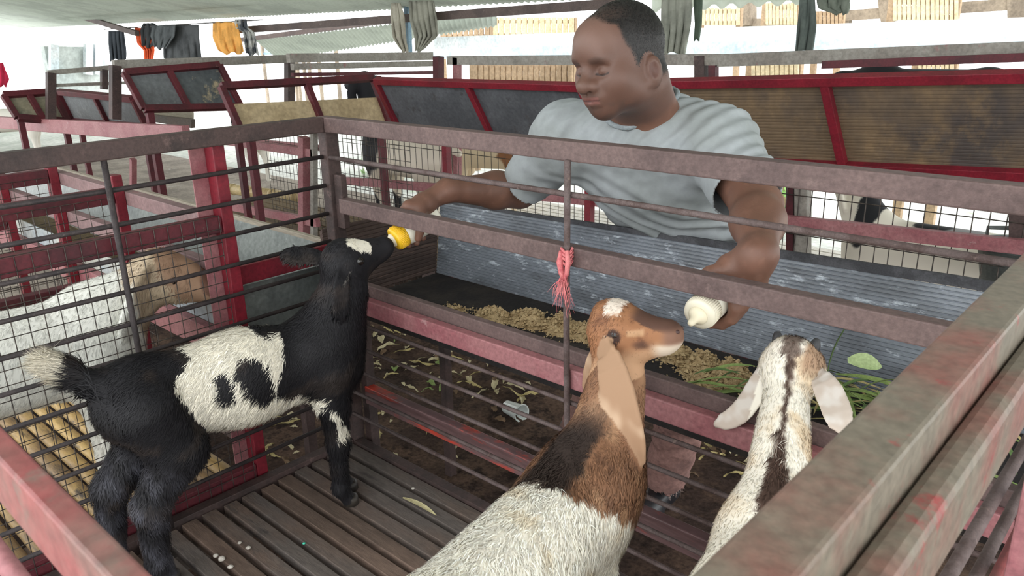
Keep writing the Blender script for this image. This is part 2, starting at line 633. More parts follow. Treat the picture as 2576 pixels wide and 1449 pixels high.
def ell(c, r, R=None):
    c, r = np.array(c, float), np.array(r, float)

    def f(P):
        q = P - c
        if R is not None:
            q = q @ R          # columns of R are the ellipsoid's axes
        k0 = np.sqrt(((q / r) ** 2).sum(1))
        k1 = np.sqrt(((q / (r * r)) ** 2).sum(1)) + 1e-9
        return k0 * (k0 - 1) / k1
    return f


def strip(pts, wid, thick, nrm):
    """flat blade (an ear) through points, half widths wid, half thickness thick"""
    pts = [np.array(p, float) for p in pts]
    nrm = np.array(nrm, float)
    segs = []
    for i in range(len(pts) - 1):
        d = pts[i + 1] - pts[i]
        L = np.linalg.norm(d)
        d = d / L
        n = nrm - d * (nrm @ d)
        n /= np.linalg.norm(n)
        segs.append((pts[i], d, L, np.cross(n, d), n, wid[i], wid[i + 1]))

    def f(P):
        out = None
        for a, d, L, w, n, w0, w1 in segs:
            q = P - a
            t = q @ d
            tc = np.clip(t, 0, L)
            hw = w0 + (w1 - w0) * tc / L
            e = np.maximum(np.abs(q @ w) - hw, 0)
            dd = np.sqrt(e * e + (q @ n) ** 2 + (t - tc) ** 2) - thick
            out = dd if out is None else np.minimum(out, dd)
        return out
    return f


def ear_curve(pts, w, n=9):
    """smooth leaf-shaped ear: points through pts, half widths swelling to w and closing at the tip"""
    pts = [np.array(p, float) for p in pts]
    t = np.linspace(0, len(pts) - 1, n)
    out, wd = [], []
    for x in t:
        i = min(int(x), len(pts) - 2)
        f = x - i
        p0, p1, p2, p3 = pts[max(i - 1, 0)], pts[i], pts[i + 1], pts[min(i + 2, len(pts) - 1)]
        out.append(.5 * (2 * p1 + (p2 - p0) * f + (2 * p0 - 5 * p1 + 4 * p2 - p3) * f * f + (3 * p1 - p0 - 3 * p2 + p3) * f ** 3))
        k = x / (len(pts) - 1)
        wd.append(w * (.45 + .55 * min(1, k * 2.6)) * math.sqrt(max(.02, 1 - max(0, (k - .6) / .4) ** 2)))
    return out, wd


def squash(fn, c, n, q):
    """flatten a shape along n by factor q about c"""
    c, n = np.array(c, float), np.array(n, float)
    return lambda P: fn(P + ((P - c) @ n)[:, None] * n * (q - 1)) / max(1.0, q ** .5)


def sst(x, a, b):
    t = np.clip((x - a) / (b - a), 0, 1)
    return t * t * (3 - 2 * t)


def blend(c, col_, w):
    w = np.clip(np.asarray(w, float), 0, 1)[:, None]
    return c * (1 - w) + np.array(col_, float) * w


class union:
    """prims: (fn, k) smooth-joined in order; k < 0 carves out; post(P, d) may add folds"""

    def __init__(self, prims, post=None):
        self.prims, self.post = prims, post

    def near(self, c, R):
        c = c[None, :]
        return [pk for pk in self.prims if pk[0](c)[0] < R * 1.45 + 2.2 * abs(pk[1]) + .012]

    def __call__(self, P, prims=None):
        d = None
        for fn, k in (self.prims if prims is None else prims):
            if d is None:
                if k < 0:
                    continue
                d = fn(P)
                continue
            e = fn(P)
            if k < 0:
                kk = -k
                h = np.clip(.5 - .5 * (d + e) / kk, 0, 1)
                d = d * (1 - h) + (-e) * h + kk * h * (1 - h)
            elif k == 0:
                d = np.minimum(d, e)
            else:
                h = np.clip(.5 + .5 * (e - d) / k, 0, 1)
                d = e * (1 - h) + d * h - k * h * (1 - h)
        if d is None:
            return np.full(len(P), .05)
        return d if self.post is None else self.post(P, d)


def sdf_mesh(f, lo, hi, h, B=8, safety=1.7):
    lo, hi = np.array(lo, float), np.array(hi, float)
    nb = np.ceil((hi - lo) / (h * B)).astype(int)
    n = nb * B
    ii = np.stack(np.meshgrid(*[np.arange(k) for k in nb], indexing='ij'), -1).reshape(-1, 3)
    cen = lo + (ii + .5) * B * h
    dc = f(cen)
    keep = np.abs(dc) < B * h * .8660254 * safety
    sg = np.where(dc < 0, -1.0, 1.0).reshape(nb).astype(np.float32)
    G = np.empty(n + 1, np.float32)
    G[:] = 1
    G[:-1, :-1, :-1] = np.repeat(np.repeat(np.repeat(sg, B, 0), B, 1), B, 2)
    m = np.zeros(n + 1, bool)
    for i, j, k in ii[keep] * B:
        m[i:i + B + 1, j:j + B + 1, k:k + B + 1] = True
    idx = np.argwhere(m)
    if isinstance(f, union):
        Q = B * 3
        key = (idx // Q) @ np.array([1000000, 1000, 1])
        order = np.argsort(key, kind='stable')
        idx = idx[order]
        key = key[order]
        cut = np.flatnonzero(np.diff(key)) + 1
        val = np.empty(len(idx), np.float32)
        for s, e in zip(np.r_[0, cut], np.r_[cut, len(idx)]):
            c = lo + (idx[s] // Q + .5) * Q * h
            val[s:e] = f(lo + idx[s:e] * h, f.near(c, Q * h * .8660254))
        G[tuple(idx.T)] = val
    else:
        val = np.empty(len(idx), np.float32)
        for s in range(0, len(idx), 200000):
            val[s:s + 200000] = f(lo + idx[s:s + 200000] * h)
        G[m] = val
    S = G < 0
    cells, pts, quads = [], [], []
    st = np.array([(n[1]) * (n[2]), n[2], 1])
    for ax in range(3):
        sl0 = [slice(None)] * 3
        sl1 = [slice(None)] * 3
        sl0[ax] = slice(0, -1)
        sl1[ax] = slice(1, None)
        cr = S[tuple(sl0)] != S[tuple(sl1)]
        e = np.argwhere(cr)
        o1, o2 = [a for a in range(3) if a != ax]
        ok = (e[:, o1] > 0) & (e[:, o2] > 0) & (e[:, o1] < n[o1]) & (e[:, o2] < n[o2])
        e = e[ok]
        e2 = e.copy()
        e2[:, ax] += 1
        g0, g1 = G[tuple(e.T)], G[tuple(e2.T)]
        t = g0 / (g0 - g1)
        p = e.astype(float)
        p[:, ax] += t
        p = lo + p * h
        cs = []
        for da, db in ((0, 0), (1, 0), (1, 1), (0, 1)):
            c = e.copy()
            c[:, o1] -= da
            c[:, o2] -= db
            cs.append(c @ st)
        q = np.stack(cs, 1)
        flip = (g0 < 0) ^ (ax == 1)
        q[~flip] = q[~flip][:, ::-1]
        for c in cs:
            cells.append(c)
            pts.append(p)
        quads.append(q)
    cells = np.concatenate(cells)
    pts = np.concatenate(pts)
    uq, inv = np.unique(cells, return_inverse=True)
    cnt = np.bincount(inv)
    v = np.stack([np.bincount(inv, pts[:, k]) / cnt for k in range(3)], 1)
    q = np.searchsorted(uq, np.concatenate(quads))
    nrm = vnormals(v[:], q)
    k = np.arange(0, len(v), max(1, len(v) // 400))
    if f(v[k] + nrm[k] * h).mean() < f(v[k] - nrm[k] * h).mean():
        q = q[:, ::-1]
    return v, q


def vnormals(v, q):
    fn = np.cross(v[q[:, 2]] - v[q[:, 0]], v[q[:, 3]] - v[q[:, 1]])
    n = np.zeros_like(v)
    for k in range(4):
        for a in range(3):
            n[:, a] += np.bincount(q[:, k], fn[:, a], len(v))
    return n / (np.linalg.norm(n, axis=1, keepdims=True) + 1e-12)


def paint(o, col):
    """store per-vertex colour (N,3 sRGB 0-255)"""
    c = np.clip(np.asarray(col, float) / 255, 0, 1)
    c = np.where(c <= .04045, c / 12.92, ((c + .055) / 1.055) ** 2.4)
    a = o.data.color_attributes.new('Col', 'FLOAT_COLOR', 'POINT')
    a.data.foreach_set('color', np.concatenate([c, np.ones((len(c), 1))], 1).astype(np.float32).ravel())


def noise3(P, s, seed=0):
    r = np.random.default_rng(seed)
    out = np.zeros(len(P))
    a = 1.0
    for _ in range(3):
        for _k in range(5):
            d = r.normal(size=3)
            d /= np.linalg.norm(d)
            out += a * np.sin(P @ d * s * 2 * math.pi * r.uniform(.7, 1.3) + r.uniform(0, 6.28)) / 5 * 1.4
        s *= 2.1
        a *= .55
    return out


def fur(name, v, q, parent, n, len_fn, dir_fn, col_fn, m, width=.0011, seed=1, lift=.35, clump=.25, jit=.25):
    """strands as thin tapered blades rooted on the skin, coat colour per strand"""
    r = np.random.default_rng(seed)
    t = np.concatenate([q[:, :3], q[:, [0, 2, 3]]])
    ar = np.linalg.norm(np.cross(v[t[:, 1]] - v[t[:, 0]], v[t[:, 2]] - v[t[:, 0]]), axis=1)
    k = r.choice(len(t), n, p=ar / ar.sum())
    u = r.random((n, 2))
    fl = u.sum(1) > 1
    u[fl] = 1 - u[fl]
    w = np.stack([1 - u.sum(1), u[:, 0], u[:, 1]], 1)
    P = (v[t[k]] * w[:, :, None]).sum(1)
    vn = vnormals(v, q)
    Nn = (vn[t[k]] * w[:, :, None]).sum(1)
    Nn /= np.linalg.norm(Nn, axis=1, keepdims=True) + 1e-9
    L = len_fn(P, Nn) * r.uniform(.6, 1.15, n)
    ok = L > .0015
    P, Nn, L = P[ok], Nn[ok], L[ok]
    n = len(P)
    D = dir_fn(P, Nn)
    D = D + clump * np.stack([noise3(P, 22, seed + 5), noise3(P, 22, seed + 6), noise3(P, 22, seed + 7)], 1) + r.normal(size=(n, 3)) * jit
    D = D - Nn * (D * Nn).sum(1)[:, None]
    D /= np.linalg.norm(D, axis=1, keepdims=True) + 1e-9
    d1 = D + Nn * (lift + r.uniform(0, .25, n))[:, None]
    d1 /= np.linalg.norm(d1, axis=1, keepdims=True)
    d2 = D + Nn * lift * .35 + V3(0, 0, -.25)
    d2 /= np.linalg.norm(d2, axis=1, keepdims=True)
    W = np.cross(d1, Nn)
    W /= np.linalg.norm(W, axis=1, keepdims=True) + 1e-9
    wd = width * r.uniform(.6, 1.3, n)[:, None]
    root = P - Nn * .0012
    mid = root + d1 * (L * .5)[:, None]
    tip = mid + d2 * (L * .5)[:, None]
    vs = np.stack([root - W * wd, root + W * wd, mid - W * wd * .75, mid + W * wd * .75, tip], 1).reshape(-1, 3)
    b = np.arange(n)[:, None] * 5
    tr = np.concatenate([b + np.array([[0, 1, 3]]), b + np.array([[0, 3, 2]]), b + np.array([[2, 3, 4]])], 1).reshape(-1, 3)
    base = np.array(parent.matrix_basis.translation)
    if parent.parent is not None:
        base = base + np.array(parent.parent.matrix_basis.translation)
    me = bpy.data.meshes.new(name)
    me.vertices.add(len(vs))
    me.vertices.foreach_set('co', (vs - base).astype(np.float32).ravel())
    me.loops.add(len(tr) * 3)
    me.loops.foreach_set('vertex_index', tr.astype(np.int32).ravel())
    me.polygons.add(len(tr))
    me.polygons.foreach_set('loop_start', np.arange(0, len(tr) * 3, 3, dtype=np.int32))
    me.polygons.foreach_set('use_smooth', np.ones(len(tr), bool))
    me.update()
    me.normals_split_custom_set_from_vertices(np.repeat(Nn, 5, 0).tolist())
    me.materials.append(m)
    o = bpy.data.objects.new(name, me)
    C.objects.link(o)
    o.parent = parent
    o['kind'] = 'stuff'
    c = col_fn(P, Nn) * r.uniform(.82, 1.1, n)[:, None]
    paint(o, np.repeat(c, 5, 0))
    return o


def in_poly(x, y, poly):
    ins = np.zeros(len(x), bool)
    n = len(poly)
    for i in range(n):
        x0, y0 = poly[i]
        x1, y1 = poly[(i + 1) % n]
        c = ((y0 > y) != (y1 > y)) & (x < (x1 - x0) * (y - y0) / (y1 - y0 + 1e-12) + x0)
        ins ^= c
    return ins


COAT = mat_attr('goat_coat', rough=.7, spec=.25)
FURM = mat_attr('goat_fur', rough=.55, spec=.25)
EYEM = mat('goat_eye', (24, 20, 18), rough=.08, spec=.7, fine=0)


def ball(name, c, r, m, parent):
    b = MB()
    n = 10
    b.lathe([(r * math.sin(math.pi * i / n), -r * math.cos(math.pi * i / n)) for i in range(n + 1)], c, (0, 0, 1), 14)
    return b.build(name, m, parent, True)


def skin_body(name, prims, lo, hi, h, parent, m):
    v, q = sdf_mesh(union(prims), lo, hi, h)
    o = make(name, v, q, m, parent, True)
    return o, v, q
# ------------------------------------------------------------------ black kid with white patch (side fence)
KA, KD, KN = V3(.14, -.62, 0), V3(math.cos(math.radians(80)), math.sin(math.radians(80)), 0), V3(math.sin(math.radians(80)), -math.cos(math.radians(80)), 0)


def K(s, z, off=0.0):
    return KA + KD * s + KN * off + V3(0, 0, z)


def kid_leg(J, rad):
    return [(rc(J[i], J[i + 1], rad[i], rad[i + 1]), .02) for i in range(len(J) - 1)]


def black_kid():
    root = thing('goat_kid', K(.2, 0), 'black goat kid with a shaggy white side patch sucking the yellow capped bottle', 'goat', 'kids in the pen')
    sq = lambda fn: squash(fn, K(0, 0), KN, 1.22)
    P = [(sq(rc(K(.02, .418), K(.22, .412), .094, .100)), .03),
         (sq(rc(K(.22, .412), K(.40, .415), .100, .092)), .05),
         (sq(ell(K(-.01, .425), (.085, .085, .09))), .04),
         (sq(rc(K(.41, .40), K(.435, .36), .092, .07)), .05),
         (rc(K(.425, .45), K(.487, .585), .076, .049), .05),
         (rc(K(.45, .40), K(.50, .55), .05, .035), .05),
         # head
         (ell(K(.492, .632), (.050, .058, .050)), .03),
         (rc(K(.50, .640), K(.598, .652), .042, .024), .03),
         (rc(K(.50, .602), K(.592, .632), .028, .018), .025),
         (ell(K(.606, .650), (.023, .022, .021)), .012),
         (ell(K(.49, .668, 0), (.026, .03, .014)), .015),
         # right and left ears
         (strip(*ear_curve([K(.475, .632, -.042), K(.43, .645, -.075), K(.382, .652, -.10)], .021), .004, KN * .8 + V3(0, 0, .75)), .01),
         (strip(*ear_curve([K(.468, .632, .044), K(.452, .602, .066), K(.442, .548, .072), K(.442, .52, .070)], .018), .004, KN), .01)]
    # legs: right fore, left fore, right hind, left hind
    rf = [K(.415, .385, .045), K(.412, .30, .042), K(.418, .185, .034), K(.412, .055, .032), K(.432, .012, .033)]
    lf = [K(.43, .385, -.03), K(.435, .30, -.03), K(.445, .185, -.03), K(.44, .055, -.03), K(.462, .012, -.03)]
    P += kid_leg(rf, [.052, .038, .024, .017, .018]) + kid_leg(lf, [.052, .038, .023, .016, .018])
    rh = [K(.0, .42, .048), K(.045, .315, .06), K(-.028, .205, .056), K(-.035, .055, .054), K(-.018, .012, .055)]
    lh = [K(.0, .42, -.04), K(.01, .315, -.05), K(-.085, .215, -.052), K(-.105, .055, -.05), K(-.088, .012, -.05)]
    P += kid_leg(rh, [.076, .057, .034, .023, .021]) + kid_leg(lh, [.074, .060, .034, .023, .021])
    P += [(rc(K(-.065, .475), K(-.105, .512), .026, .018), .03), (rc(K(-.105, .512), K(-.14, .545), .019, .014), .01)]
    body, v, q = skin_body('body', P, (-.04, -.84, -.01), (.40, .06, .74), .0035, root, COAT)
    patch = [(0.118, 0.56), (0.156, 0.552), (0.20, 0.53), (0.211, 0.552), (0.235, .55), (0.245, 0.521), (0.28, .50), (0.308, 0.51), (0.297, 0.456), (0.267, 0.42),
             (0.265, 0.371), (0.312, 0.361), (0.40, 0.322), (0.36, 0.28), (0.264, 0.25), (0.174, 0.26), (0.116, 0.33), (0.091, 0.39), (0.05, 0.465), (0.102, 0.497), (0.115, 0.53)]

    def col(Pt, Nn=None):
        d = Pt - KA
        s, off, z = d @ KD, d @ KN, Pt[:, 2]
        js = s + .008 * noise3(Pt, 14, 3)
        jz = z + .008 * noise3(Pt, 14, 4)
        c = np.tile(np.array([30., 29., 32.]), (len(Pt), 1))
        c = blend(c, (58, 50, 46), sst(noise3(Pt, 6, 9), .2, .9) * .7)
        c = blend(c, (78, 78, 86), sst(.36 - z, .0, .12) * sst(.2 - s, 0, .15) * (.35 + .5 * noise3(Pt, 16, 10)))  # bluish grey sheen of the hind legs put into the coat colour
        w = in_poly(js, jz, patch)
        w &= ~((((js - .156) / .026) ** 2 + ((jz - .434) / .036) ** 2) < 1)
        w &= ~((((js - .226 - (.43 - jz) * .25) / .034) ** 2 + ((jz - .428) / .060) ** 2) < 1)
        star = (((js - .522) / .026) ** 2 + ((off - .022) / .020) ** 2 < 1) & (z > .632)
        leg = (np.abs(js - .425) < .05) & (jz > .212) & (jz < .30) & (off > .0) & (jz - .26 < -(js - .418) * 1.5) & (js > .408 - (jz - .21) * .2)
        tail = (js < -.112) & (z > .47)
        streak = (np.abs(z - .612 - (s - .47) * .75) < .0018) & (s > .455) & (s < .485) & (off > .03)
        c[w | star | leg] = (232, 226, 210)
        c[streak & ~star] = (96, 92, 88)
        c[tail] = (214, 206, 188)
        return c
    paint(body, col(v))

    def flen(Pt, Nn):
        d = Pt - KA
        s, z = d @ KD, Pt[:, 2]
        L = np.full(len(Pt), .019)
        L[(z > .57) & (s > .42)] = .011
        L[(s > .52) & (z > .56)] = .007
        L[(s > .585) & (z > .56)] = 0
        L[z < .34] = .024
        L[z < .1] = .016
        L[z < .05] = .010
        L[z < .02] = 0
        L[(s < -.08) & (z > .45)] = .055
        wp = in_poly(s, z, patch)
        L[wp] = .026
        return L

    def fdir(Pt, Nn):
        d = np.tile(-KD * .75 + V3(0, 0, -.65), (len(Pt), 1))
        s, z = (Pt - KA) @ KD, Pt[:, 2]
        d[(s < -.06) & (z > .45)] = -KD * .8 + V3(0, 0, .5)
        up = (z > .45) & (s > .4)
        d[up] = V3(0, 0, -1) - KD * .3
        d[z < .3] = V3(0, 0, -1)
        return d
    fur('fur', v, q, root, 62000, flen, fdir, col, FURM, .0011, 3)
    cs = (v[q].mean(1) - KA) @ KD
    qt = q[(cs < -.092) & (v[q].mean(1)[:, 2] > .46)]
    fur('tail_fur', v, qt, root, 3500, lambda Pt, Nn: np.full(len(Pt), .055), fdir, col, FURM, .0008, 13, lift=.5, clump=.15, jit=.15)
    for sgn, nm in ((1, 'eye'), (-1, 'eye')):
        ball(nm, K(.512, .641, .046 * sgn), .011, EYEM, root)
    hm = mat('dark_hoof', (40, 36, 34), (60, 54, 48), scale=30, rough=.5)
    for J in (rf, lf, rh, lh):
        p = J[-1]
        prt('hoof', hm, lambda b: [b.lathe([(.014, 0), (.021, .001), (.019, .022), (.012, .026)], p * V3(1, 1, 0) + KD * .004 + KN * o_, (0, 0, 1), 10) for o_ in (-.0, )], root, True)
    return root


black_kid()


# ------------------------------------------------------------------ brown and white kid, head turned to the second bottle
def brown_kid():
    root = thing('goat_kid', (1.06, -.45, 0), 'white goat kid with brown head, neck and long drooping ears reaching for the cream bottle', 'goat', 'kids in the pen')
    S0, S1 = V3(1.125, -.645, 0), V3(1.055, -.28, 0)
    D = (S1 - S0) / np.linalg.norm(S1 - S0)
    R = V3(D[1], -D[0], 0)
    sq = lambda fn: squash(fn, S0, R, 1.1)
    z3 = lambda p, z: V3(p[0], p[1], z)
    P = [(sq(rc(z3(S0, .39), z3(S1, .395), .102, .094)), .03),
         (sq(ell(V3(1.135, -.68, .40), (.09, .085, .092))), .04),
         (rc(V3(1.055, -.28, .40), V3(1.05, -.25, .35), .088, .07), .05),
         (rc(V3(1.058, -.245, .43), V3(1.026, -.142, .60), .063, .036), .06),
         (rc(V3(1.07, -.20, .42), V3(1.044, -.132, .57), .042, .026), .05)]
    hp, hn = V3(1.014, -.128, .650), V3(1.135, -.104, .664)     # skull centre, nose end
    F = (hn - hp) / np.linalg.norm(hn - hp)
    hr = np.cross(F, V3(0, 0, 1))
    hr /= np.linalg.norm(hr)            # animal's right (towards the camera)
    hu = np.cross(hr, F)
    X = lambda f, r, u: hp + F * f + hr * r + hu * u
    P += [(ell(hp, (.050, .046, .050)), .03),
          (rc(X(.02, 0, .004), X(.094, 0, .001), .039, .0255), .03),
          (rc(X(.0, 0, -.033), X(.088, 0, -.018), .027, .0175), .025),
          (ell(X(.102, 0, -.001), (.0225, .0225, .0235)), .012),
          (ell(X(-.005, 0, .038), (.026, .026, .015)), .02),
          (rc(X(.028, .032, .018), X(.05, .027, .012), .011, .007), .012),
          (rc(X(.028, -.032, .018), X(.05, -.027, .012), .011, .007), .012)]
    er = [X(-.008, .040, -.008), X(.022, .074, -.030), X(.046, .097, -.10), X(.056, .100, -.16), X(.060, .094, -.21)]
    el_ = [X(-.02, -.040, .0), V3(.968, -.072, .60), V3(.940, -.075, .54), V3(.925, -.08, .47)]
    ear_r, ear_l = strip(*ear_curve(er, .029, 11), .0042, hr), strip(*ear_curve(el_, .024, 9), .0042, hr)
    P += [(ear_r, .008), (ear_l, .008)]
    rf = [V3(1.095, -.285, .36), V3(1.095, -.29, .28), V3(1.10, -.28, .18), V3(1.095, -.285, .055), V3(1.095, -.268, .012)]
    lf = [V3(1.0, -.295, .36), V3(1.0, -.30, .28), V3(1.0, -.29, .18), V3(1.0, -.295, .055), V3(1.0, -.278, .012)]
    rh = [V3(1.19, -.675, .39), V3(1.19, -.625, .29), V3(1.195, -.705, .19), V3(1.195, -.705, .055), V3(1.192, -.685, .012)]
    lh = [V3(1.08, -.69, .39), V3(1.07, -.64, .29), V3(1.075, -.72, .19), V3(1.075, -.72, .055), V3(1.072, -.70, .012)]
    for J in (rf, lf):
        P += kid_leg(J, [.048, .034, .0195, .0125, .0165])
    for J in (rh, lh):
        P += kid_leg(J, [.07, .054, .026, .0155, .0185])
    P += [(rc(V3(1.145, -.745, .455), V3(1.16, -.80, .47), .022, .012), .03)]
    body, v, q = skin_body('body', P, (.86, -.88, -.01), (1.26, -.02, .74), .0035, root, COAT)

    def col(Pt, Nn=None):
        d = Pt - hp
        f_, r_, u_ = d @ F, d @ hr, d @ hu
        z = Pt[:, 2]
        n1 = noise3(Pt, 9, 21)
        n2 = noise3(Pt, 18, 22)
        c = np.tile(np.array([246., 241., 228.]), (len(Pt), 1))
        c = blend(c, (222, 208, 182), sst(n1, .45, 1.1) * .7)
        sd = (Pt - S1) @ R                      # off the spine
        fw_ = (Pt - S1) @ D
        edge = fw_ + .12 - np.abs(sd) * .55 - np.clip(.46 - z, 0, 1) * .95 + .02 * n1 + .012 * n2
        br = sst(edge, -.006, .006) * (z > .335)
        c = blend(c, (130, 94, 70), br)
        c = blend(c, (164, 128, 98), br * sst(n1, .1, .9) * .8)
        c = blend(c, (96, 68, 52), br * sst(n2, .2, .9) * .7)
        c = blend(c, (50, 40, 36), br * sst(.040 + .012 * n1 - np.abs(sd + .012 - .004 * n2), -.006, .012) * (z > .44) * sst(.07 - fw_, 0, .06) * (u_ < -.05))
        head = ((f_ > -.07) & (u_ > -.07) & (np.abs(r_) < .055)).astype(float)
        c = blend(c, (146, 102, 72), head)
        c = blend(c, (104, 68, 48), head * sst(n2, 0, .9) * .75)
        c = blend(c, (184, 146, 114), head * sst(-.012 - u_ + .25 * (f_ - .02), 0, .03))
        c = blend(c, (124, 92, 76), head * sst(f_, .09, .11))
        c = blend(c, (208, 192, 174), head * sst(f_, .070, .095) * sst(-u_, .004, .016))
        c = blend(c, (84, 60, 50), head * sst(u_, .008, .02) * sst(f_, .035, .055) * (np.abs(r_) < .024))
        c = blend(c, (222, 208, 194), head * sst(u_, .038, .046) * (np.abs(f_ - .012) < .014))
        c = blend(c, (212, 182, 144), head * sst(.016 - np.abs(f_ - .055), 0, .006) * sst(.008 - np.abs(u_ - .012), 0, .005) * (np.abs(r_) > .014) * .45)
        c = blend(c, (60, 42, 36), head * sst(.015 - np.sqrt((f_ - .020) ** 2 + (u_ - .008) ** 2), 0, .006) * (np.abs(r_) > .02))
        c = blend(c, (66, 46, 40), head * sst(.012 - np.sqrt(((f_ - .062) / 1.6) ** 2 + (u_ + .010) ** 2), 0, .010) * (np.abs(r_) > .014) * .7)
        ear = (np.minimum(ear_r(Pt), ear_l(Pt)) < .003) & (np.abs(r_) > .05)
        c = blend(c, (158, 126, 100), ear)
        c = blend(c, (186, 158, 132), ear * sst(n1, 0, .9))
        return c
    paint(body, col(v))

    def flen(Pt, Nn):
        d = Pt - hp
        f_, u_, r_ = d @ F, d @ hu, np.abs(d @ hr)
        L = np.full(len(Pt), .024)
        L[Pt[:, 1] > -.34] = .017
        L[Pt[:, 2] > .50] = .011
        L[Pt[:, 2] > .56] = .009
        L[(f_ > .03) & (u_ > -.08) & (Pt[:, 2] > .55)] = .005
        L[(f_ > .085) & (Pt[:, 2] > .55)] = .003
        L[(f_ > .108) & (Pt[:, 2] > .55)] = 0
        L[np.minimum(ear_r(Pt), ear_l(Pt)) < .003] = .0018
        L[Pt[:, 2] < .25] = .012
        L[Pt[:, 2] < .03] = 0
        return L

    def fdir(Pt, Nn):
        d = np.tile(-D * .75 + V3(0, 0, -.7), (len(Pt), 1))
        hi_ = Pt[:, 2] > .5
        d[hi_] = V3(0, 0, -1) - F * .25
        d[Pt[:, 2] < .3] = V3(0, 0, -1)
        return d
    fur('fur', v, q, root, 68000, flen, fdir, col, FURM, .0012, 5, clump=.4)
    for sgn in (1, -1):
        ball('eye', X(.020, .0375 * sgn, .009), .0120, EYEM, root)
    nm = mat('goat_nostril', (70, 48, 44), rough=.4, fine=0)
    for sgn in (1, -1):
        ball('nostril', X(.119, .010 * sgn, .010), .0042, nm, root)
    return root


brown_kid()


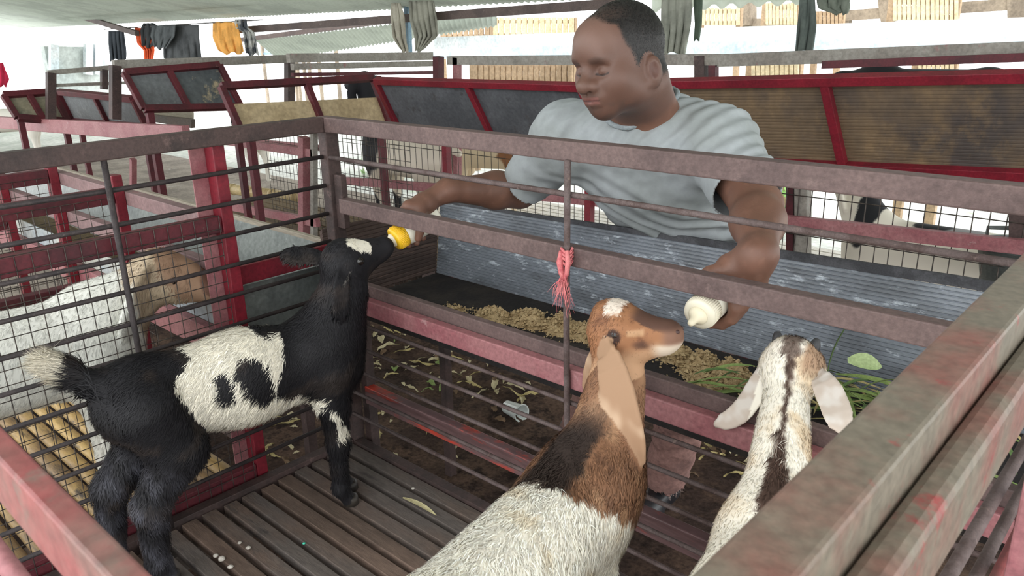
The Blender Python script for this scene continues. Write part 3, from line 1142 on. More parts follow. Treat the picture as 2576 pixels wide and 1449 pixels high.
# ------------------------------------------------------------------ cream kid with its head over the trough
def cream_kid():
    root = thing('goat_kid', (1.37, -.35, 0), 'cream goat kid with dark neck stripe and horn buds eating at the trough', 'goat', 'kids in the pen')
    P = [(rc(V3(1.44, -.66, .375), V3(1.36, -.20, .385), .092, .084), .03),
         (ell(V3(1.445, -.69, .385), (.085, .08, .085)), .04),
         (rc(V3(1.35, -.17, .39), V3(1.345, -.14, .34), .078, .06), .05),
         (rc(V3(1.342, -.16, .42), V3(1.255, .058, .545), .058, .037), .05)]
    hp, hn = V3(1.245, .095, .568), V3(1.225, .215, .505)
    F = (hn - hp) / np.linalg.norm(hn - hp)
    hr = np.cross(F, V3(0, 0, 1))
    hr /= np.linalg.norm(hr)
    hu = np.cross(hr, F)
    X = lambda f, r, u: hp + F * f + hr * r + hu * u
    P += [(ell(hp, (.057, .054, .05)), .03),
          (rc(X(.02, 0, .004), X(.112, 0, .0), .040, .022), .03),
          (rc(X(.0, 0, -.03), X(.1, 0, -.02), .028, .016), .025),
          (ell(X(-.02, 0, .03), (.034, .026, .024)), .02)]
    el_ = [X(-.008, -.044, -.004), at(1916, 948, y=.055), at(1888, 1004, y=.026), at(1852, 1046, y=.0), at(1800, 1068, y=-.016)]
    er = [X(-.008, .044, -.004), at(2070, 958, y=.055), at(2094, 1005, y=.028), at(2110, 1050, y=.002), at(2114, 1086, y=-.014)]
    ear_l, ear_r = strip(*ear_curve(el_, .018, 11), .0038, F + hr * .2), strip(*ear_curve(er, .020, 11), .0038, F - hr * .2)
    P += [(ear_l, .008), (ear_r, .008)]
    for x, y in ((1.40, -.2), (1.31, -.2)):
        P += kid_leg([V3(x, y, .36), V3(x, y, .28), V3(x, y + .01, .18), V3(x, y, .055), V3(x, y + .015, .012)], [.046, .033, .0195, .0125, .0165])
    for x, y in ((1.49, -.68), (1.40, -.69)):
        P += kid_leg([V3(x, y, .37), V3(x, y + .05, .28), V3(x, y - .03, .18), V3(x, y - .03, .055), V3(x, y - .015, .012)], [.066, .052, .026, .0155, .0185])
    P += [(rc(V3(1.455, -.755, .43), V3(1.46, -.80, .44), .02, .012), .03)]
    body, v, q = skin_body('body', P, (1.05, -.84, -.01), (1.58, .27, .67), .0035, root, COAT)
    A, B = V3(1.342, -.16, 0), V3(1.25, .09, 0)
    ND = (B - A) / np.linalg.norm(B - A)
    NR = V3(ND[1], -ND[0], 0)

    def col(Pt, Nn=None):
        d = Pt - hp
        f_, r_, u_ = d @ F, d @ hr, d @ hu
        n1, n2 = noise3(Pt, 9, 31), noise3(Pt, 20, 32)
        c = np.tile(np.array([240., 234., 220.]), (len(Pt), 1))
        c = blend(c, (212, 188, 154), sst(Pt[:, 1], -.3, -.1) * sst(n1, -.1, .9) * .75)
        sd = (Pt - A) @ NR
        fw_ = (Pt - A) @ ND
        st = sst(.0045 + .003 * n1 + np.clip(.10 - fw_, 0, .1) * .16 - np.abs(sd + .004 * n2 + .004), -.004, .004) * (fw_ > -.06) * (fw_ < .27) * (Pt[:, 2] > .44)
        top = sst(.017 + .006 * n2 - np.abs(r_), -.006, .008) * (u_ > .018) * sst(.006 - f_, 0, .01) * (f_ > -.06)
        c = blend(c, (78, 60, 52), np.maximum(st, top * .75))
        c = blend(c, (168, 138, 112), sst(u_, -.02, .01) * sst(r_, .018, .03) * (r_ < .055))
        earm = (np.minimum(ear_r(Pt), ear_l(Pt)) < .003) & (np.abs(r_) > .046)
        c = blend(c, (190, 176, 164), earm)
        c = blend(c, (206, 198, 190), earm * sst(n2, -.3, .8))
        return c
    paint(body, col(v))

    def flen(Pt, Nn):
        d = Pt - hp
        L = np.full(len(Pt), .012)
        L[np.minimum(ear_r(Pt), ear_l(Pt)) < .003] = .0018
        L[(d @ F) > .03] = .003
        sd = (Pt - A) @ NR
        mane = (np.abs(sd) < .015) & (Pt[:, 1] > -.26) & (Pt[:, 1] < -.06) & (Pt[:, 2] > .46)
        L[mane] = .026
        L[Pt[:, 2] < .03] = 0
        return L
    fur('fur', v, q, root, 42000, flen, lambda Pt, Nn: np.tile(-ND * .7 + V3(0, 0, -.6), (len(Pt), 1)), col, FURM, .0011, 8)
    hm = mat('dark_horn_bud', (74, 74, 76), (56, 56, 58), scale=40, rough=.6, bump=.4)
    for sgn in (1, -1):
        prt('horn_bud', hm, lambda b: b.tube([X(-.006, .028 * sgn, .034), X(-.010, .033 * sgn, .050), X(-.013, .035 * sgn, .059)], [.013, .0095, .005], 10), root, True)
        ball('eye', X(.03, .043 * sgn, .012), .010, EYEM, root)
    return root


cream_kid()
# ------------------------------------------------------------------ the man leaning over the trough with two bottles
def rotf(yaw, pitch, roll=0.0):
    F = V3(math.cos(yaw) * math.cos(pitch), math.sin(yaw) * math.cos(pitch), math.sin(pitch))
    Rr = np.cross(F, V3(0, 0, 1))
    Rr /= np.linalg.norm(Rr)
    U = np.cross(Rr, F)
    R2 = Rr * math.cos(roll) + U * math.sin(roll)
    return F, -R2, np.cross(R2, F)         # forward, his left, up


B1_BASE, B1_DIR = V3(.264, .136, .704), V3(-.042, -.16, -.062)
B1_DIR = B1_DIR / np.linalg.norm(B1_DIR)
B2_DIR = V3(.04, -.92, -.22)
B2_DIR = B2_DIR / np.linalg.norm(B2_DIR)
B2_BASE = V3(1.097, .134, .693)
BR = .0325


def wrap(base, d, u, t, R, a0, a1, n, r0, r1, k=.004):
    """finger: chain curling round a bottle axis from angle a0 to a1 at axial place t"""
    e = np.cross(d, u)
    pts = []
    for i in range(n + 1):
        a = math.radians(a0 + (a1 - a0) * i / n)
        tt = t[0] + (t[1] - t[0]) * i / n
        RR = R[0] + (R[1] - R[0]) * i / n
        pts.append(base + d * tt + (u * math.cos(a) + e * math.sin(a)) * RR)
    return [(rc(pts[i], pts[i + 1], r0 + (r1 - r0) * i / n, r0 + (r1 - r0) * (i + 1) / n), k) for i in range(n)], pts


def perp(d, w):
    w = np.array(w, float) - d * (np.array(w, float) @ d)
    return w / np.linalg.norm(w)


def man():
    root = thing('person', (.62, .68, GZ), 'man in a grey t-shirt leaning over the trough, feeding kids with two bottles', 'person')
    hs = 1.0
    hc = V3(.758, .236, 1.088)
    F, Lf, U = rotf(math.radians(-100), math.radians(-9), math.radians(-4))
    X = lambda l, f, u: hc + (Lf * l + F * f + U * u) * hs
    RM = np.stack([Lf, F, U], 1)
    E_ = lambda l, f, u, rl, rf, ru: ell(X(l, f, u), (rl * hs, rf * hs, ru * hs), RM)
    S = lambda l, f, u, r: rc(X(l, f, u), X(l, f, u + .0005), r * hs, r * hs)
    Rc = lambda a, b, r0, r1: rc(X(*a), X(*b), r0 * hs, r1 * hs)
    nb = V3(.720, .385, .965)
    Rsh, Lsh = V3(.525, .345, .900), V3(.905, .41, .903)
    Rel, Lel = V3(.322, .395, .733), V3(1.075, .265, .812)
    Rwr, Lwr = V3(.272, .176, .764), V3(1.166, .096, .768)
    P = [(E_(0, -.016, .034, .0765, .097, .086), .02),
         (E_(0, .022, -.020, .067, .072, .074), .03),
         (E_(0, .046, -.060, .051, .045, .040), .03),
         (S(0, .064, -.0855, .0225), .03),
         (S(.050, .010, -.060, .028), .035), (S(-.050, .010, -.060, .028), .035),
         (S(.043, .056, -.028, .026), .03), (S(-.043, .056, -.028, .026), .03),
         (Rc((-.036, .079, .020), (.036, .079, .020), .0145, .0145), .02),
         (S(0, .062, .050, .044), .03),
         # eye sockets, then closed lids
         (E_(.032, .097, -.003, .018, .019, .013), -.014), (E_(-.032, .097, -.003, .018, .019, .013), -.014),
         (E_(.032, .0720, -.006, .0165, .0145, .0125), .005), (E_(-.032, .0720, -.006, .0165, .0145, .0125), .005),
         # nose
         (Rc((0, .086, .012), (0, .108, -.026), .0085, .0125), .012),
         (S(0, .111, -.031, .0155), .009), (S(.0165, .097, -.034, .0115), .008), (S(-.0165, .097, -.034, .0115), .008),
         (S(.008, .106, -.0445, .0045), -.005), (S(-.008, .106, -.0445, .0045), -.005),
         # mouth
         (E_(0, .082, -.055, .034, .020, .018), .012),
         (Rc((-.021, .089, -.0555), (.021, .089, -.0555), .0065, .0065), .006), (S(0, .0955, -.054, .0065), .006),
         (Rc((-.018, .088, -.0685), (.018, .088, -.0685), .0075, .0075), .006), (S(0, .094, -.069, .0065), .006),
         (Rc((-.024, .103, -.0622), (.024, .103, -.0622), .0016, .0016), -.005),
         # neck
         (rc(X(0, -.035, -.05), nb, .064, .068), .035),
         (rc(X(.02, -.045, -.06), nb + V3(.065, .03, -.045), .042, .032), .04), (rc(X(-.02, -.045, -.06), nb + V3(-.065, .01, -.045), .042, .032), .04)]
    # ears
    for s_ in (1, -1):
        P += [(E_(.080 * s_, -.014, -.028, .0125, .021, .033), .007), (E_(.0945 * s_, -.006, -.022, .0095, .0125, .020), -.004),
              (S(.074 * s_, .003, -.050, .010), .008)]
    # torso and shoulders
    side = (Lsh - Rsh) / np.linalg.norm(Lsh - Rsh)
    cb, wb = V3(.715, .470, .830), V3(.668, .825, .540)
    torso = [(squash(rc(cb, wb, .118, .102), cb, side, .62), .03),
             (squash(rc(cb + V3(0, -.02, .03), V3(.69, .62, .70), .10, .088), cb, side, .64), .05),
             (rc(Rsh, nb + V3(-.03, .035, -.045), .062, .052), .05), (rc(Lsh, nb + V3(.03, .035, -.045), .062, .052), .05)]
    torso.append((rc(nb + V3(-.055, -.030, -.062), nb + V3(.055, -.022, -.062), .050, .050), .04))
    P += torso
    P += [(rc(Rsh, Rel, .062, .046), .04), (rc(Rel, Rel + (Rwr - Rel) * .35, .047, .049), .02), (rc(Rel + (Rwr - Rel) * .35, Rwr, .049, .029), .02),
          (rc(Lsh, Lel, .062, .047), .04), (rc(Lel, Lel + (Lwr - Lel) * .35, .048, .050), .02), (rc(Lel + (Lwr - Lel) * .35, Lwr, .050, .029), .02)]
    # his right hand over the yellow-capped bottle
    u1 = perp(B1_DIR, V3(.05, 0, 1))
    R1 = BR + .0125
    pc = B1_BASE + B1_DIR * .048 + u1 * (R1 + .006)
    P += [(rc(Rwr, pc + V3(.0, .03, .004), .029, .026), .02), (rc(pc + V3(.012, .028, .0), pc - V3(-.0, .014, 0), .025, .021), .02)]
    nails = []
    for i, (t0, t1, a1, r) in enumerate(((.092, .098, 165, .0095), (.072, .078, 175, .0098), (.052, .056, 172, .0094), (.034, .034, 160, .0082))):
        f_, pts = wrap(B1_BASE, B1_DIR, u1, (t0, t1), (R1 + .004, BR + r * .9), 18, a1, 5, r + .0015, r - .001)
        P += [(f_[0][0], .016)] + [(q_[0], .003) for q_ in f_[1:]]
    f_, pts = wrap(B1_BASE, B1_DIR, u1, (.045, .085), (R1 + .006, BR + .010), -25, -105, 4, .0145, .0095)
    P += [(f_[0][0], .018)] + [(q_[0], .003) for q_ in f_[1:]]
    # his left hand round the cream bottle
    u2 = perp(B2_DIR, V3(.95, 0, .22))
    pc = B2_BASE + B2_DIR * .05 + u2 * (R1 + .005)
    P += [(rc(Lwr, pc + V3(.004, .012, .02), .031, .029), .02), (rc(pc + V3(.0, .022, .006), pc + V3(-.0, -.014, -.004), .027, .023), .02),
          (rc(Lwr + V3(-.01, 0, -.012), B2_BASE + B2_DIR * .045 + V3(.012, 0, BR + .026), .026, .019), .025)]
    for i, (t0, t1, a1, r) in enumerate(((.086, .088, -165, .0098), (.066, .068, -172, .010), (.047, .049, -168, .0096), (.029, .031, -150, .0085))):
        f_, pts = wrap(B2_BASE, B2_DIR, u2, (t0, t1), (R1 + .004, BR + r * .9), -15, a1, 5, r + .0015, r - .001)
        P += [(f_[0][0], .016)] + [(q_[0], .003) for q_ in f_[1:]]
    f_, pts = wrap(B2_BASE, B2_DIR, u2, (.045, .082), (R1 + .010, BR + .011), 48, 128, 4, .0175, .0105)
    P += [(f_[0][0], .018)] + [(q_[0], .003) for q_ in f_[1:]]
    SKIN = mat_attr('brown_skin', rough=.48, spec=.34, sss=.12, bump=.12, bscale=260)
    body, v, q = skin_body('body', P, (.18, -.03, .46), (1.24, .92, 1.225), .0028, root, SKIN)

    def loc(Pt):
        d = (Pt - hc) / hs
        return d @ Lf, d @ F, d @ U

    def hairw(Pt):
        l, f, u = loc(Pt)
        n = noise3(Pt, 16, 51) * .004
        line = np.maximum(.066 - f * .10, .052) + .018 * sst(f, .02, .07) + n     # hairline on the forehead
        top = sst(u - line - np.clip(f - .02, 0, 1) * .35, -.004, .010)
        sideh = sst(-.010 - f + n, -.004, .012) * sst(u, -.045 - .03 * 0, -.028)
        burn = sst(.016 - np.abs(f + .0), 0, .008) * sst(u, -.012, .004) * sst(np.abs(l), .058, .064)
        temple = sst(.030 - f + u * .25 + n, 0, .012) * sst(u, -.016, .0)
        ear = ((((f + .008) / .030) ** 2 + ((u + .028) / .042) ** 2) < 1) * (np.abs(l) > .066)
        w = np.maximum(np.maximum(top, sideh), np.maximum(burn, temple)) * (1 - ear) * (u > -.07)
        return w

    def col(Pt, Nn=None):
        l, f, u = loc(Pt)
        n1, n2 = noise3(Pt, 8, 41), noise3(Pt, 30, 42)
        inhead = sst(np.sqrt(l * l + f * f + u * u), .16, .14)
        c = np.tile(np.array([116., 83., 69.]), (len(Pt), 1))
        c = blend(c, (102, 73, 61), sst(n1, -.2, .8) * .6)
        c = blend(c, (142, 104, 88), sst(n2, .3, 1) * .25)
        c = blend(c, (92, 68, 59), inhead * .72)
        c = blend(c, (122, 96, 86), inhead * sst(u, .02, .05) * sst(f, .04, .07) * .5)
        hw = hairw(Pt) * inhead
        thin = sst(f, -.02, .06) * sst(u, .08, .10)
        c = blend(c, (36, 33, 32), hw * (1 - .45 * thin))
        brow = sst(.0080 - np.abs(u - .019 + np.abs(np.abs(l) - .034) * .16), 0, .004) * sst(np.abs(l), .010, .020) * sst(.056 - np.abs(l), 0, .016) * (f > .05)
        c = blend(c, (70, 54, 48), brow * inhead * .55)
        slit = sst(.0028 - np.abs(u + .0130 - (np.abs(l) - .032) ** 2 * 12), 0, .002) * (np.abs(np.abs(l) - .032) < .016) * (f > .06)
        c = blend(c, (40, 26, 22), slit * inhead)
        lips = sst(.010 - np.abs(u + .0622), 0, .004) * (np.abs(l) < .024) * (f > .082)
        c = blend(c, (124, 82, 76), lips * inhead * .8)
        mouth = sst(.0022 - np.abs(u + .0622), 0, .0015) * (np.abs(l) < .025) * (f > .075)
        c = blend(c, (70, 46, 44), mouth * inhead * .9)
        conch = ((((f + .006) / .011) ** 2 + ((u + .024) / .017) ** 2) < 1) * (np.abs(l) > .074)
        c = blend(c, (84, 54, 46), conch * inhead * .6)  # shade of the ear hollow put into the skin colour
        stub = np.maximum(sst(-.064 - u, 0, .016) * sst(f, .01, .04), sst(.010 - np.abs(u + .047), 0, .006) * (np.abs(l) < .03) * (f > .07) * .6) * sst(n2 + n1, -.8, .6) * .6
        c = blend(c, (80, 64, 58), stub * inhead)
        return c
    paint(body, col(v))
    HAIR = mat_attr('short_black_hair', rough=.5, spec=.4)

    def hl(Pt, Nn):
        l, f, u = loc(Pt)
        w = hairw(Pt) * (u > -.06) * (np.sqrt(l * l + f * f + u * u) < .15)
        thin = sst(f, -.02, .06) * sst(u, .07, .10)
        return np.where(RNG.random(len(Pt)) < w * (1 - .55 * thin), .0065, 0)
    # hair strands only on the scalp faces
    cent = v[q].mean(1)
    qh = q[np.linalg.norm(cent - hc, axis=1) < .16 * hs]
    fur('hair', v, qh, root, 26000, hl, lambda Pt, Nn: np.tile(-F * .4 + V3(0, 0, -.6), (len(Pt), 1)),
        lambda Pt, Nn: np.tile(np.array([30., 28., 28.]), (len(Pt), 1)), HAIR, .0006, 61, lift=.7, clump=.1)
    eb = MB()
    for s_ in (1, -1):
        for i in range(70):
            t = random.random()
            l0 = (.014 + .030 * t) * s_
            p = X(l0, .0900 - .012 * t * t * 1.4, .018 + .004 * math.sin(t * 3.0) + random.uniform(-.003, .003))
            d = (Lf * s_ * .7 + U * .5 + F * .25) * .006
            ribbon(eb, [p, p + d * .6, p + d], [.0007, .0006, .0002], F)
    o = eb.build('eyebrows', mat('eyebrow_hair', (46, 38, 35), rough=.6, fine=0), root)
    o['kind'] = 'stuff'

    # ---- t-shirt
    sleeveR, sleeveL = Rsh + (Rel - Rsh) * .80, Lsh + (Lel - Lsh) * .78
    ST = [(squash(rc(cb, wb + V3(0, .02, -.04), .130, .112), cb, side, .60), .03),
          (squash(rc(cb + V3(0, -.025, .03), V3(.69, .625, .70), .112, .098), cb, side, .64), .05),
          (rc(Rsh, nb + V3(-.03, .035, -.03), .078, .072), .06), (rc(Lsh, nb + V3(.03, .035, -.03), .078, .072), .06),
          (rc(Rsh, Rel, .076, .070), .05), (rc(Lsh, Lel, .077, .074), .05),
          (rc(nb + V3(-.055, -.030, -.062), nb + V3(.055, -.022, -.062), .064, .064), .05)]
    ax1 = V3(.42, -.2, .72)
    ax1 /= np.linalg.norm(ax1)
    ax2 = V3(-.75, .1, .55)
    ax2 /= np.linalg.norm(ax2)

    def folds(Pt, d):
        n = noise3(Pt, 3.0, 71)
        w1 = np.sin((Pt @ ax1) * 2 * math.pi / .062 + 2.4 * n) * sst(Pt[:, 2], .86, .70) * .0045
        w2 = np.sin((Pt @ ax2) * 2 * math.pi / .038 + 2.0 * n) * sst(Pt[:, 2], .80, .92) * .0028
        w3 = noise3(Pt, 6.0, 72) * .003
        return d - w1 - w2 - w3
    v, q = sdf_mesh(union(ST, folds), (.24, .16, .42), (1.16, .96, 1.08), .0042)
    nk = (X(0, -.03, -.06) - nb)
    nk /= np.linalg.norm(nk)

    cax = V3(.0, -.30, 1)
    cax = cax / np.linalg.norm(cax)

    def clip(Pt):
        a = (Pt - sleeveR) @ ((Rel - Rsh) / np.linalg.norm(Rel - Rsh)) * (np.linalg.norm(Pt - Rel, axis=1) < .17)
        b_ = (Pt - sleeveL) @ ((Lel - Lsh) / np.linalg.norm(Lel - Lsh)) * (np.linalg.norm(Pt - Lel, axis=1) < .17)
        # neckline: an opening round the neck, lower in front
        rel = Pt - (nb + V3(.0, -.006, .0))
        ax = cax
        h = rel @ ax
        rad = np.linalg.norm(rel - h[:, None] * ax, axis=1)
        c_ = np.where((h > -.10) & (np.linalg.norm(rel, axis=1) < .2), .083 - rad, -1)
        return np.maximum(np.maximum(np.maximum(np.where(a == 0, -1, a), np.where(b_ == 0, -1, b_)), c_), .50 - Pt[:, 2])
    cl = clip(v)
    keepf = (cl[q] < 0).all(1)
    q2 = q[keepf]
    us = np.unique(q2)
    mp_ = -np.ones(len(v), int)
    mp_[us] = np.arange(len(us))
    SH = mat('grey_cotton', (160, 165, 168), (147, 152, 152), scale=5, thr=(.42, .62), rough=.85, bump=.15, bscale=500, fine=.04, spec=.15)
    o = make('t_shirt', v[us], mp_[q2], SH, root, True)
    sm = o.modifiers.new('thick', 'SOLIDIFY')
    sm.thickness = .0035
    sm.offset = -1
    # ribbed collar: follows the cut edge
    be = {}
    for fa in mp_[q2]:
        for i in range(4):
            e = (int(fa[i]), int(fa[(i + 1) % 4]))
            k = (min(e), max(e))
            be[k] = be.get(k, 0) + 1
    bv = np.array(sorted({i for k, n_ in be.items() if n_ == 1 for i in k}))
    nv = v[us][bv]
    sel = nv[np.linalg.norm(nv - nb, axis=1) < .20]
    rel = sel - (nb + V3(.0, -.006, 0))
    e1 = perp(cax, V3(1, 0, 0))
    e2 = np.cross(cax, e1)
    ang = np.arctan2(rel @ e2, rel @ e1)
    hh = rel @ cax
    ring = []
    for a in np.linspace(-math.pi, math.pi, 49)[:-1]:
        w = np.exp(-(((ang - a + math.pi) % (2 * math.pi) - math.pi) / .18) ** 2)
        if w.sum() > 1e-6:
            ring.append((sel * w[:, None]).sum(0) / w.sum() + (e1 * math.cos(a) + e2 * math.sin(a)) * .003 + cax * .004)
    cb_ = MB()
    cb_.tube(ring + ring[:2], .0062, 8, False)
    part_label(cb_.build('collar', mat('grey_collar_rib', (146, 154, 158), rough=.85), o, True), 'ribbed round collar')

    # ---- trousers and boots
    Rhip, Lhip = V3(.575, .79, .46), V3(.758, .80, .46)
    Rk, Lk = V3(.40, .70, .07), V3(.70, .68, .07)
    Ra, La = V3(.215, .775, -.25), V3(.612, .735, -.245)
    T = [(squash(rc(V3(.668, .80, .56), V3(.668, .80, .46), .118, .12), wb, side, .70), .03),
         (rc(Rhip, Rk, .098, .078), .05), (rc(Rk, Ra, .078, .066), .03), (rc(Lhip, Lk, .098, .078), .05), (rc(Lk, La, .078, .066), .03)]

    def trous(Pt, d):
        n = noise3(Pt, 4, 81)
        return d - np.sin(Pt[:, 2] * 2 * math.pi / .07 + 3 * n) * .003 - n * .004
    v, q = sdf_mesh(union(T, trous), (.10, .52, -.36), (.92, .98, .66), .006)
    hem = lambda Pt: -.232 + .012 * noise3(Pt, 20, 83) - Pt[:, 2]
    keepf = (hem(v)[q] < 0).all(1)
    q2 = q[keepf]
    us = np.unique(q2)
    mp_ = -np.ones(len(v), int)
    mp_[us] = np.arange(len(us))
    TR = mat('dusty_pink_brown_cloth', (152, 116, 108), (128, 98, 92), (112, 84, 80), scale=6, rough=.9, bump=.25, bscale=300)
    o = make('trousers', v[us], mp_[q2], TR, root, True)
    sm = o.modifiers.new('thick', 'SOLIDIFY')
    sm.thickness = .004
    sm.offset = -1
    fr = MB()
    for i in range(120):
        A_ = (Ra, La)[i % 2]
        a = random.uniform(0, 6.28)
        p = V3(A_[0] + .064 * math.cos(a), A_[1] + .064 * math.sin(a), -.228)
        ribbon(fr, [p, p + V3(random.uniform(-.006, .006), random.uniform(-.006, .006), -.012), p + V3(random.uniform(-.01, .01), random.uniform(-.01, .01), -random.uniform(.015, .03))], [.002, .0015, .0005], (math.cos(a), math.sin(a), 0))
    k = fr.build('frayed_hem', mat('frayed_thread', (196, 176, 168), (160, 130, 122), scale=40, rough=.9), o)
    k['kind'] = 'stuff'
    BT = mat('black_rubber_boot', (34, 34, 38), (48, 47, 50), scale=10, rough=.4, spec=.5)
    for A_, dr in ((Ra, V3(-.1, -1, 0)), (La, V3(.1, -1, 0))):
        dr = dr / np.linalg.norm(dr)
        hz = GZ + .012
        bt = [(rc(A_ + V3(0, 0, .05), A_ * V3(1, 1, 0) + V3(0, 0, hz + .06), .052, .050), .02),
              (rc(A_ * V3(1, 1, 0) + V3(0, 0, hz + .04) - dr * .02, A_ * V3(1, 1, 0) + V3(0, 0, hz + .032) + dr * .13, .044, .036), .03),
              (rc(A_ * V3(1, 1, 0) + V3(0, 0, hz + .028) + dr * .10, A_ * V3(1, 1, 0) + V3(0, 0, hz + .026) + dr * .165, .044, .036), .03)]
        fb = union(bt, lambda Pt, d: np.maximum(d, hz - .006 - Pt[:, 2]))
        v, q = sdf_mesh(fb, A_ * V3(1, 1, 0) + V3(-.2, -.25, GZ - .01), A_ + V3(.2, .12, .12), .006)
        make('boot', v, q, BT, root, True)
    return root


man()


# ------------------------------------------------------------------ feeding bottles
def bottle(base, d, capcol, label, bodym, capm):
    root = thing('feeding_bottle', base, label, 'bottle', 'feeding bottles')
    b = MB()
    b.lathe([(.004, 0), (BR * .86, .0), (BR * .97, .004), (BR, .010), (BR, .088), (BR * .97, .097), (BR * .80, .106), (BR * .72, .112)], base, d, 32)
    b.build('bottle_body', bodym, root, True)
    b = MB()
    rr = []
    n = 48
    b.lathe([(.0245, .100), (.0302, .101), (.0308, .104), (.0308, .127), (.0292, .1318), (.0205, .1345), (.018, .1345)], base, d, 40)
    for i in range(n):
        a = 2 * math.pi * i / n
        s = perp(d, V3(0, 0, 1))
        e = np.cross(d, s)
        rad = s * math.cos(a) + e * math.sin(a)
        b.beam(base + d * .1045 + rad * .0309, base + d * .1255 + rad * .0309, .0014, .0012, rad)
    b.build('screw_cap', capm, root, True)
    b = MB()
    b.lathe([(.0185, .1335), (.018, .137), (.0145, .141), (.010, .1455), (.0072, .152), (.0068, .160), (.005, .165), (.001, .167)], base, d, 24)
    b.build('teat', mat('milky_silicone', (226, 216, 190), rough=.35, fine=0, spec=.5), root, True)
    return root


MILK = mat('milky_plastic', (232, 228, 212), (222, 218, 202), scale=6, rough=.35, fine=0, spec=.5)
bottle(B1_BASE, B1_DIR, None, 'white feeding bottle with a yellow screw cap at the black kid', MILK, mat('yellow_cap', (236, 188, 40), rough=.35, fine=0, spec=.5))
bottle(B2_BASE, B2_DIR, None, 'cream feeding bottle with an off white ribbed cap above the brown kid', MILK, mat('cream_cap', (226, 219, 198), rough=.4, fine=0, spec=.5))
# ------------------------------------------------------------------ the neighbouring pen beyond the side fence
nbp = thing('goat_pen', (-.6, -.7, 0), 'neighbouring pen with wire mesh side and dull red rails beside the kid pen', 'pen')
NY = -.295
RAILPK = mat('chalky_pink_rail', (138, 112, 112), (122, 98, 98), (166, 96, 98), scale=6, thr3=(.62, .72), rough=.65, bump=.2)
MAROON = mat('maroon_rail', (92, 34, 42), (74, 32, 38), (120, 96, 92), scale=7, thr3=(.66, .74), rough=.55, bump=.2)
# tall red angle post next to the kid pen
prt('post', RED, lambda b: b.box((-.085, NY + .004, -.06), (-.042, NY + .035, .93)), nbp, bevel=.002)
prt('post_flange', RED_FADED, lambda b: b.box((-.089, NY - .034, -.06), (-.085, NY + .035, .93)), nbp)
# mesh side: top rail, frame, wires
prt('mesh_rail', MAROON, lambda b: b.box((-.085, -1.5, .695), (-.045, NY + .003, .735)), nbp, bevel=.002)
prt('base_rail', MAROON, lambda b: b.box((-.085, -1.5, -.03), (-.045, NY + .003, .045)), nbp, bevel=.002)


def wire_mesh(b, o, u, v, nu, nv, r):
    """welded wire: o origin, u and v the two full edges"""
    o, u, v = [np.array(p, float) for p in (o, u, v)]
    for i in range(nu + 1):
        p = o + u * i / nu
        b.tube([p, p + v], r, 4, False)
    n = np.cross(u, v)
    n = n / np.linalg.norm(n) * r
    for j in range(nv + 1):
        p = o + v * j / nv + n
        b.tube([p, p + u], r, 4, False)


prt('wire_mesh', WIRE, lambda b: wire_mesh(b, (-.041, -1.45, .0), (0, 1.15, 0), (0, 0, .74), 36, 22, .0011), nbp)
# front of the neighbouring pen (recessed) and its trough
prt('front_rail', RAILPK, lambda b: b.box((-3.2, NY, .69), (-.086, NY + .03, .73)), nbp, bevel=.002)
prt('front_rail', RAILPK, lambda b: b.box((-3.2, NY, .555), (-.086, NY + .03, .60)), nbp, bevel=.002)
prt('front_board', RED_FADED, lambda b: b.box((-3.2, NY, .33), (-.086, NY + .025, .405)), nbp, bevel=.002)
prt('front_rail', PRIMER_DARK, lambda b: b.box((-1.55, NY, .08), (-.086, NY + .025, .12)), nbp, bevel=.002)
for x in (-.62, -1.15, -1.75, -2.4):
    prt('post', RED, lambda b: b.box((x - .02, NY - .03, -.3), (x + .02, NY - .001, .78)), nbp, bevel=.002)
    prt('divider_rail', MAROON, lambda b: b.box((x - .018, -1.4, .70), (x + .018, NY - .031, .745)), nbp, bevel=.002)
    prt('divider_rail', MAROON, lambda b: b.box((x - .018, -1.4, .45), (x + .018, NY - .031, .49)), nbp, bevel=.002)
    prt('wire_mesh', WIRE, lambda b: wire_mesh(b, (x + .02, -1.4, .02), (0, 1.07, 0), (0, 0, .70), 30, 14, .001), nbp)
prt('front_mesh', WIRE, lambda b: wire_mesh(b, (-1.5, NY + .032, -.0), (.86, 0, 0), (0, 0, .33), 30, 10, .001), nbp)
prt('link_rail', RED, lambda b: b.box((-.125, NY + .036, .535), (-.09, .04, .585)), nbp, bevel=.002)

# bamboo floor of the neighbouring pen
bf = thing('bamboo_floor', (-.8, -.8, -.04), 'split bamboo floor of the neighbouring pen', 'floor')
bf['kind'] = 'structure'
BAM = mat('yellow_bamboo', (196, 164, 104), (150, 122, 84), (82, 72, 62), scale=4, stretch=(.5, 2, 2), thr=(.45, .6), thr3=(.55, .66), rough=.5, bump=.3)
for k in range(22):
    y = NY - .03 - k * .052
    w = .0225 + random.uniform(-.002, .002)
    pts = []
    vs, fs = [], []
    n = 7
    xs = np.linspace(-2.5, -.092, 11) + random.uniform(-.05, .0)
    xs[-1] = -.092
    for x in xs:
        for j in range(n):
            a = math.pi * j / (n - 1)
            vs.append((x, y - w * math.cos(a), -.012 + .013 * math.sin(a)))
    for i in range(len(xs) - 1):
        for j in range(n - 1):
            fs.append((i * n + j, (i + 1) * n + j, (i + 1) * n + j + 1, i * n + j + 1))
    make('bamboo_slat', vs, fs, BAM, bf, True)
for x in (-.2, -.9, -1.6, -2.3):
    prt('joist', SLAT, lambda b: b.box((x - .02, -1.5, -.07), (x + .02, NY - .02, -.013)), bf)

